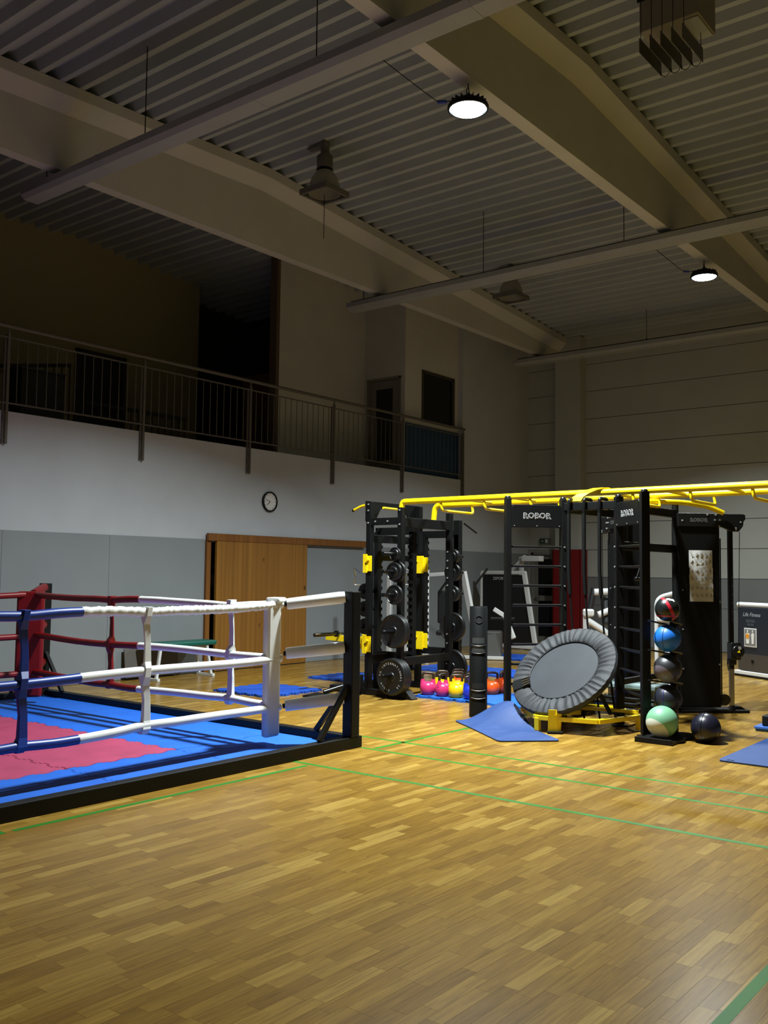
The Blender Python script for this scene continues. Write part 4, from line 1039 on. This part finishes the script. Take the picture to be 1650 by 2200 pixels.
# barbell on the safety arms
bb = thing('barbell', 'steel barbell lying across the yellow safety arms of the rack', 'barbell', (-8.2, 10.05, .7))
bz = .755
part('shaft', MB().cyl((-8.2, 9.37, bz), (-8.2, 10.72, bz), .014, 12), mSTEEL, bb)
for s, a, b in ((-1, 9.36, 8.95), (1, 10.73, 11.14)):
    part('sleeve', MB().cyl((-8.2, a, bz), (-8.2, b, bz), .025, 16), M('sleeve_dark_steel', (120, 112, 96), .3, metal=1), bb)
    part('collar', MB().cyl((-8.2, a, bz), (-8.2, a-s*.03*-1*-1, bz), .042, 16), mBLACKS, bb)
# landmine base on the floor left of the rack
lm = thing('landmine_base', 'black landmine bar holder lying on the floor by the ring post', 'bar holder', (-8.1, 9.0, 0))
part('base', MB().cbox((-8.02, 8.92, .012), (.38, .34, .024), .2), mBLACK, lm, .005)
part('sleeve', MB().cyl((-7.98, 8.90, .06), (-7.78, 9.28, .17), .03, 14), mBLACKS, lm)
part('bracket', MB().cbox((-7.76, 9.33, .17), (.07, .09, .18), .3), mBLACK, lm, .008)
part('knob', MB().sphere((-7.80, 9.27, .19), .022, 12, 8), mCHROME, lm)

# ------------------------------------------------------------------ foam tiles on the floor
def floor_mat(x0, y0, nx, ny, label, rz=0, mt=None, size=1.0):
    t = thing('puzzle_mat', label, 'mat', (x0, y0, 0), rz, group='blue puzzle mats on the gym floor')
    for i in range(nx):
        for j in range(ny):
            e = (1, 1, 1 if j == ny-1 else -1, 1 if i == 0 else -1)
            e = (1, 1, -1 if j < ny-1 else 1, -1 if i > 0 else 1)
            part('foam_tile', foam_tile(i*size, (i+1)*size-.002, j*size, (j+1)*size-.002, .001, .027, e, 11), mt or mBLUEM, t, local=True)
    return t
floor_mat(-7.15, 9.67, 2, 1, 'blue puzzle mat under the row of kettlebells', 0, mBLUEF, 1.04)
floor_mat(-9.40, 8.34, 1, 1, 'single blue puzzle mat on the floor behind the ring ropes')
floor_mat(-9.55, 10.3, 1, 1, 'blue puzzle mat on the floor left of the squat rack')
floor_mat(-9.3, 12.4, 2, 1, 'blue puzzle mat on the floor seen through the rack')
floor_mat(-9.7, 15.0, 1, 1, 'blue puzzle mat on the floor in front of the white machines')

# ------------------------------------------------------------------ kettlebells
mHAND = M('kettlebell_handle', (66, 58, 50), .35, metal=.6, var=.2, scale=30)
kbm = {}
def kb_mesh(col):
    if col not in kbm:
        mt = M('kettlebell_'+col, {'pink': (200, 48, 104), 'yellow': (224, 182, 8), 'blue': (22, 44, 170), 'orange': (232, 84, 20), 'black': (36, 34, 34), 'purple': (70, 40, 90)}[col], .34, var=.06, scale=20)
        body = MB().lathe([(0, 0), (.062, 0), (.075, .008), (.095, .042), (.102, .083), (.096, .122), (.078, .150), (.05, .163), (0, .166)], 28)
        horn = MB()
        for s in (-1, 1): horn.lathe([(.034, -.02), (.028, .03), (.022, .055)], 14, (s*.066, 0, .140))
        han = MB().tube(fillet([(-.066, 0, .165), (-.074, 0, .272), (.074, 0, .272), (.066, 0, .165)], .045, 6), .0165, 12)
        a, b, c = mesh_of('body', body, mt), mesh_of('handle_root', horn, mt), mesh_of('handle', han, mHAND)
        for q in (a, b, c): fixn(q)
        kbm[col] = (a, b, c)
    return kbm[col]
def kettlebell(x, y, rz, col, label, s=1.0):
    t = thing('kettlebell', label, 'kettlebell', (x, y, .0275), rz, group='kettlebells on the blue mat')
    t.scale = (s, s, s)
    for nm, me in zip(('body', 'handle_root', 'handle'), kb_mesh(col)):
        o = _link(nm, me); o.parent = t; ORG[o.name] = ORG[t.name]
yw = YAW
kettlebell(-7.04, 9.82, yw-.1, 'pink', 'pink kettlebell leftmost in the front row')
kettlebell(-6.82, 9.83, yw+.85, 'pink', 'pink kettlebell second in the front row, handle turned edge-on')
kettlebell(-6.62, 9.84, yw, 'yellow', 'yellow kettlebell in the front row right of the pink ones')
kettlebell(-6.40, 9.83, yw+.2, 'blue', 'blue kettlebell in the front row half hidden by the carry tube')
kettlebell(-6.47, 10.43, yw, 'orange', 'orange kettlebell just right of the carry tube')
kettlebell(-6.45, 10.64, yw+1.2, 'orange', 'orange kettlebell rearmost beside the ladder post')
kettlebell(-7.03, 10.12, yw, 'yellow', 'yellow kettlebell in the second row behind the pink ones')
kettlebell(-6.80, 10.14, yw+.1, 'yellow', 'yellow kettlebell in the second row behind the yellow one')
kettlebell(-6.56, 10.10, yw-.1, 'black', 'black kettlebell in the second row behind the blue one')
kettlebell(-6.98, 10.42, yw, 'orange', 'orange kettlebell in the back row against the large plate')
kettlebell(-6.74, 10.42, yw, 'purple', 'dark kettlebell in the middle of the back row')

# ------------------------------------------------------------------ bench by the left wall
bn = thing('workout_bench', 'green padded bench with white legs against the left wall', 'bench', (-10.92, 9.0, 0))
part('pad', MB().box(-11.10, -10.78, 8.45, 9.62, .46, .53), M('green_vinyl', (12, 92, 78), .45), bn, .02)
mWST = M('white_steel', (214, 216, 214), .35)
for y in (8.6, 9.45):
    for x in (-11.06, -10.82): part('leg', MB().bar((x, y, .46), (x+(.0 if x < -10.9 else .02), y+(.08 if y > 9 else -.08), .01), .04, .04), mWST, bn, .004)
    part('foot_bar', MB().bar((-11.10, y+(.08 if y > 9 else -.08), .02), (-10.74, y+(.08 if y > 9 else -.08), .02), .05, .04), mWST, bn, .004)
part('rail', MB().bar((-10.94, 8.55, .44), (-10.94, 9.5, .44), .05, .04), mWST, bn)
ft = thing('folding_table', 'grey folded table leaning against the left wall behind the bench', 'table', (-11.2, 8.6, 0))
part('top', MB().cbox((-11.2, 8.75, .24), (.03, .95, .42), 0, 0, -.12), M('table_grey_brown', (96, 92, 86), .6), ft, .02)
# low grey bench behind the rack
lb = thing('aerobic_step', 'low grey bench on the floor behind the rack', 'bench', (-9.2, 11.9, 0))
part('top', MB().cbox((-9.2, 11.9, .22), (.36, 1.1, .06), .2), M('grey_vinyl', (150, 152, 150), .45), lb, .015)
part('leg', MB().cbox((-9.12, 11.5, .10), (.3, .05, .2), .2), mBLACK, lb); part('leg', MB().cbox((-9.28, 12.3, .10), (.3, .05, .2), .2), mBLACK, lb)

# ------------------------------------------------------------------ machines in the background
mWM = M('machine_white_steel', (216, 218, 216), .35, var=.03)
mMB = M('machine_black_panel', (14, 14, 15), .5)
mPADB = M('machine_black_vinyl', (26, 26, 28), .5)
# black panelled machine with slanted white frame
t = thing('leg_press_machine', 'gym machine with black panel and slanted white frame near the far corner', 'gym machine', (-10.4, 17.3, 0))
P0 = Vector((-11.02, 17.3, 0)); dx = Vector((1, 0, 0))
part('panel', MB().prism([(.05, .12), (1.25, .12), (1.02, 1.55), (.05, 1.55)], lambda a, b, q: P0+dx*a+Vector((0, q, b)), 0, .05), mMB, t)
part('frame_tube', MB().bar(P0+Vector((1.06, 0, 1.62)), P0+Vector((1.34, 0, .03)), .09, .07, (0, 1, 0)), mWM, t, .006)
part('frame_tube', MB().bar(P0+Vector((.02, 0, 1.60)), P0+Vector((1.08, 0, 1.60)), .06, .07), mWM, t, .006)
part('frame_tube', MB().bar(P0+Vector((.02, 0, 1.60)), P0+Vector((.02, 0, .03)), .04, .07, (0, 1, 0)), mWM, t, .006)
part('frame_tube', MB().bar(P0+Vector((.0, 0, .06)), P0+Vector((1.36, 0, .06)), .06, .07), mWM, t, .006)
part('lettering', text_mb('2SPORTE', .09, P0+Vector((.30, -.004, 1.47)), (1,0,0), (0,0,1), align='LEFT', shear=.1), M('machine_letter', (215, 217, 215), .5), t)
t = thing('lat_machine', 'white topped gym machine behind the black panelled one', 'gym machine', (-10.4, 18.3, 0))
part('head', MB().box(-10.55, -10.1, 18.2, 18.4, 1.85, 1.97), mWM, t, .01)
part('mast', MB().bar((-10.6, 18.3, 0), (-10.6, 18.3, 1.95), .08, .08, (0,1,0)), mWM, t, .006)
part('arm', MB().bar((-11.0, 18.3, 1.5), (-10.5, 18.3, 1.97), .07, .07, (0,1,0)), mWM, t, .006)
part('base', MB().box(-10.9, -10.1, 18.1, 18.5, 0, .06), mWM, t, .006)
# white chest machine with slanted column
t = thing('chest_press_machine', 'white chest press machine with black handles behind the carry tube', 'gym machine', (-9.6, 14.6, 0))
b0 = Vector((-9.62, 14.55, 0))
part('column', MB().bar((-9.62, 14.5, 1.60), (-9.40, 14.72, .05), .10, .09, (0,1,0)), mWM, t, .008)
part('column', MB().bar((-10.35, 14.2, 1.50), (-10.35, 14.2, .03), .08, .07, (0,1,0)), mWM, t, .008)
part('top_bar', MB().bar((-10.35, 14.2, 1.52), (-9.62, 14.5, 1.58), .07, .07), mWM, t, .008)
part('handle', MB().cyl((-9.95, 14.2, 1.22), (-9.80, 14.3, 1.48), .02, 10), mBLACKS, t)
part('handle', MB().cyl((-9.5, 14.7, 1.35), (-9.32, 14.85, 1.66), .02, 10), mBLACKS, t)
part('backrest', MB().cbox((-9.9, 14.35, .95), (.3, .1, .6), .4), mPADB, t, .03)
part('seat', MB().cbox((-9.72, 14.15, .50), (.36, .36, .09), .4), mPADB, t, .03)
part('arm', MB().bar((-9.12, 14.75, .93), (-8.92, 14.88, .78), .09, .08), mWM, t, .01)
part('arm', MB().bar((-8.95, 14.86, .80), (-8.80, 14.92, .40), .10, .09), mWM, t, .02)
part('foot_roller', MB().cyl((-9.15, 14.7, .76), (-8.80, 14.95, .76), .03, 12), mBLACKS, t)
part('base', MB().bar((-10.4, 14.2, .04), (-9.0, 14.9, .04), .10, .06), mWM, t, .006)
part('shroud', MB().cbox((-9.2, 14.9, .28), (.3, .2, .5), .5), M('machine_dark_grey', (92, 94, 92), .5), t, .04)
# grey weight machine seen through the rack
t = thing('weight_stack_machine', 'pale grey weight machine seen through the squat rack', 'gym machine', (-10.0, 13.2, 0))
part('mast', MB().box(-9.66, -9.58, 13.3, 13.38, 0, 1.62), mWM, t, .006)
part('mast', MB().box(-10.3, -10.22, 13.1, 13.18, 0, 1.62), mWM, t, .006)
part('top', MB().bar((-10.3, 13.12, 1.6), (-9.58, 13.36, 1.6), .08, .07), mWM, t, .006)
part('shroud', MB().cbox((-10.0, 13.3, .62), (.28, .2, 1.1), .3), M('machine_grey', (130, 132, 130), .45), t, .05)
part('seat', MB().cbox((-9.7, 12.9, .52), (.34, .34, .09), .3), M('grey_vinyl', (150, 152, 150), .45), t, .03)
part('seat_post', MB().bar((-9.7, 12.9, 0), (-9.7, 12.9, .48), .08, .08, (0,1,0)), mWM, t, .006)
# seated row machine
ra = math.radians(-31)
t = thing('seated_row_machine', 'seated row machine with dark shroud and white frame at the right edge', 'gym machine', (-4.92, 15.3, 0), ra)
Pl = lambda n_, mb, mt, par=None, bev=0: part(n_, mb, mt, par or t, bev, local=True)
mNAVY = M('machine_navy_shroud', (30, 36, 46), .4)
sh_ = Pl('shroud', MB().prism([(-.02, .10), (.86, .10), (.86, .92), (.82, 1.02), (.72, 1.08), (-.02, 1.08)], lambda a, b, q: (a, q, b), 0, .10), mNAVY, None, .01)
Pl('shroud_base', MB().box(-.02, .86, -.006, .1, .10, .36), M('machine_brown_grey', (66, 62, 58), .4), sh_)
Pl('frame_tube', MB().tube(fillet([(-.06, .05, 1.12), (.74, .05, 1.12), (.92, .05, .95), (.92, .05, .05)], .16, 8), .04, 14), mWM)
Pl('frame_base', MB().box(-.1, 1.0, -.02, .1, .03, .09), mWM, None, .01)
Pl('frame_foot', MB().box(-.1, 1.0, -.03, .11, .0, .03), mBLACK)
Pl('lettering', text_mb('Life Fitness', .085, (.28, -.002, .97), (1,0,0), (0,0,1), shear=.35, lift=.001), M('machine_letter_pale', (170, 176, 184), .5), sh_)
Pl('lettering', text_mb('SEATED', .055, (.26, -.002, .87), (1,0,0), (0,0,1), lift=.001), M('machine_letter_dim', (100, 106, 114), .5), sh_)
Pl('lettering', text_mb('ROW', .055, (.26, -.002, .815), (1,0,0), (0,0,1), lift=.001), M('machine_letter_dim', (100, 106, 114), .5), sh_)
pcx = Pl('instruction_plate', MB().box(.12, .39, -.008, 0, .47, .76), M('plate_white', (214, 214, 210), .5), sh_, .004)
Pl('plate_field', MB().box(.135, .375, -.0095, -.007, .49, .745), M('plate_grey_field', (120, 122, 124), .5), pcx)
mFIG = M('figure_pale', (226, 226, 220), .6)
for a, s in ((.20, 1.0), (.31, .7)):
    Pl('figure_head', MB().prism([(a+.016*s*math.cos(q*.785), .715+.018*math.sin(q*.785)) for q in range(8)], lambda p, q, z: (p, z, q), -.0115, -.009), mFIG, pcx)
    Pl('figure', MB().prism([(a-.03*s, .52), (a+.03*s, .52), (a+.038*s, .62), (a+.045*s, .665), (a+.012*s, .69), (a-.012*s, .69), (a-.045*s, .665), (a-.038*s, .62)], lambda p, q, z: (p, z, q), -.0115, -.009), mFIG, pcx)
Pl('figure_highlight', MB().prism([(.168, .60), (.232, .60), (.242, .66), (.2, .68), (.158, .66)], lambda p, q, z: (p, z, q), -.0135, -.011), M('figure_orange', (222, 150, 50), .6), pcx)
Pl('dial', MB().lathe([(0, .012), (.03, .012), (.035, 0)], 18, (.30, 0, .25), RYm), mBLACK, sh_)
# white frame left of the cable tower belongs to the row machine next to it
t = thing('arm_curl_machine', 'white tubular gym machine between the ladder and the black tower', 'gym machine', (-5.3, 13.4, 0))
def wt(pts, r=.035): part('frame_tube', MB().tube(fillet(pts, .12, 6), r, 12), mWM, t)
wt([(-4.62, 13.1, .03), (-4.62, 13.1, 1.05), (-4.50, 13.2, 1.22)]); wt([(-4.62, 13.1, .75), (-4.9, 12.9, .95), (-5.2, 12.7, .95)])
wt([(-5.75, 12.55, .05), (-5.80, 12.5, .72), (-6.05, 12.3, .92)], .042); wt([(-5.80, 12.5, .75), (-5.55, 12.7, .66)]); wt([(-6.0, 12.35, .03), (-5.4, 12.8, .03), (-4.6, 13.2, .03)])
wt([(-5.25, 12.8, .1), (-5.25, 12.8, 1.25), (-5.05, 12.95, 1.32)], .03); wt([(-6.0, 12.4, 1.32), (-5.7, 12.6, 1.34), (-5.75, 12.58, 1.1), (-5.95, 12.42, 1.0)], .045)
part('backrest', MB().cbox((-5.78, 12.62, 1.06), (.34, .09, .42), .6, -.2), mPADB, t, .04)
part('seat', MB().cbox((-5.55, 12.75, .50), (.36, .3, .08), .6), mWM, t, .03)
part('pad', MB().cbox((-5.1, 13.0, .72), (.4, .12, .28), .6), mPADB, t, .03)
part('weight_block', MB().cbox((-5.1, 13.1, .36), (.3, .2, .5), .6), mMB, t, .01)
t = thing('cycle_machine', 'white seat and dark grip of a machine beside the half hidden tower', 'gym machine', (-7.3, 14.0, 0))
part('mast', MB().bar((-7.02, 14.2, 0), (-7.02, 14.2, .9), .08, .08, (0,1,0)), mWM, t, .01)
part('seat', MB().cbox((-6.98, 14.2, .95), (.18, .2, .12), .5), mWM, t, .03)
part('grip', MB().cyl((-6.95, 14.2, 1.0), (-6.9, 14.25, 1.35), .05, 12), mPADB, t)
part('cover', MB().lathe([(.0, .1), (.2, .1), (.22, .3), (.16, .55), (0, .6)], 20, (-6.95, 14.2, 0)), M('machine_grey', (130, 132, 130), .45), t)
part('base', MB().box(-7.3, -6.6, 14.0, 14.4, 0, .05), mWM, t, .006)
# grey-green step bench and black gear behind the second ladder
t = thing('step_platform', 'grey green step bench behind the second ladder', 'bench', (-4.75, 10.1, 0))
part('deck', MB().cbox((-4.55, 10.05, .34), (1.0, .36, .07), -.05), M('step_grey_green', (120, 140, 138), .45), t, .02)
for a in (-.42, .42): part('leg', MB().cbox((-4.55+a, 10.05, .16), (.09, .32, .32), -.05), M('step_grey_green', (120, 140, 138), .45), t, .02)
t = thing('barbell_row', 'black bars stored low on a rack behind the trampoline', 'bar rack', (-4.6, 9.7, 0))
for k in range(3): part('bar', MB().cyl((-5.0, 9.70+.06*k, .12+.05*k), (-4.0, 9.65+.06*k, .12+.05*k), .02, 10), mBLACKS, t)
for a in (-4.9, -4.1): part('support', MB().box(a-.03, a+.03, 9.6, 9.86, 0, .10), mBLACK, t, .005)

# ------------------------------------------------------------------ old lamps and heater under the roof
mGLB = M('lamp_grey_bell', (150, 148, 136), .4); mLHS = M('lamp_grey_housing', (96, 94, 88), .6)
def old_lamp(x, y, z, label, chain):
    t = thing('unlit_hall_lamp', label, 'lamp', (x, y, z), group='unlit hall lamps under the roof deck')
    part('housing', MB().lathe([(0, .58), (.10, .58), (.115, .56), (.115, .40), (.10, .385), (0, .385)], 24, (x, y, z)), mLHS, t)
    part('neck', MB().lathe([(.10, .385), (.118, .375), (.118, .36), (.10, .35)], 24, (x, y, z)), mBLACK, t)
    part('reflector', MB().lathe([(.10, .355), (.13, .33), (.19, .24), (.215, .15), (.22, .02), (.212, .02), (.207, .15), (.18, .24), (.12, .325), (.09, .35)], 32, (x, y, z)), mGLB, t)
    part('cross_bracket', MB().box(x-.03, x+.03, y-.06, y+.06, z+.58, roofz(y)-z+z+.01).box(x-.3, x+.05, y-.05, y+.05, roofz(y)-.06, roofz(y)-.03), mLHS, t)
    for a in range(4):
        rot_ = Matrix.Rotation(a*PI/2, 3, 'Z'); c = Vector((x, y, z))+rot_ @ Vector((0, -.235, .03))
        part('guard_frame', MB().cbox(c, (.50, .035, .08), a*PI/2), mLHS, t, .004)
    if chain: part('pull_cord', MB().cyl((x, y, z+.02), (x, y, z-.62), .005, 6), mBLACK, t)
    return t
old_lamp(-8.84, 9.71, 6.9, 'unlit bell shaped hall lamp in a square frame with a hanging cord', True)
old_lamp(-8.96, 15.06, 6.70, 'unlit hall lamp half hidden by the middle heating panel', False)
hx, hy = -3.45, 8.9
t = thing('air_heater', 'ceiling air heater box with five hanging deflector plates', 'heater', (hx, hy, 6.9))
part('casing', MB().box(-3.72, -3.12, 8.74, 9.22, 7.0, 7.42), M('heater_grey', (128, 122, 108), .6), t, .006)
part('outlet_frame', MB().box(-3.28, -3.14, 8.78, 9.2, 6.985, 7.0), mPIPE, t)
part('top_band', MB().box(-3.74, -3.12, 8.73, 8.745, 7.32, 7.42), mBLACK, t)
part('mounting', MB().box(-3.65, -3.60, 8.8, 9.15, 7.42, roofz(9)+.01), mBLACK, t)
part('mounting', MB().box(-3.25, -3.20, 8.8, 9.15, 7.42, roofz(9)+.01), mBLACK, t)
mDEF = M('deflector_grey', (74, 72, 66), .5)
for k in range(5):
    x = -3.655+k*.108
    part('deflector_plate', MB().box(x, x+.006, 8.58, 9.13, 6.70, 6.85), mDEF, t)
    part('hanger_rod', MB().cyl((x+.003, 8.62, 6.84), (x+.003, 8.62, roofz(8.6)+.02), .004, 6), mBLACK, t)
    part('hanger_rod', MB().cyl((x+.003, 9.08, 6.84), (x+.003, 9.08, 7.01), .004, 6), mBLACK, t)
    if k < 4: part('loop_wire', MB().tube([(x+.003, 9.1, 6.74), (x+.02, 9.11, 6.69), (x+.055, 9.11, 6.67), (x+.09, 9.11, 6.69), (x+.111, 9.1, 6.74)], .004, 6), mBLACK, t)
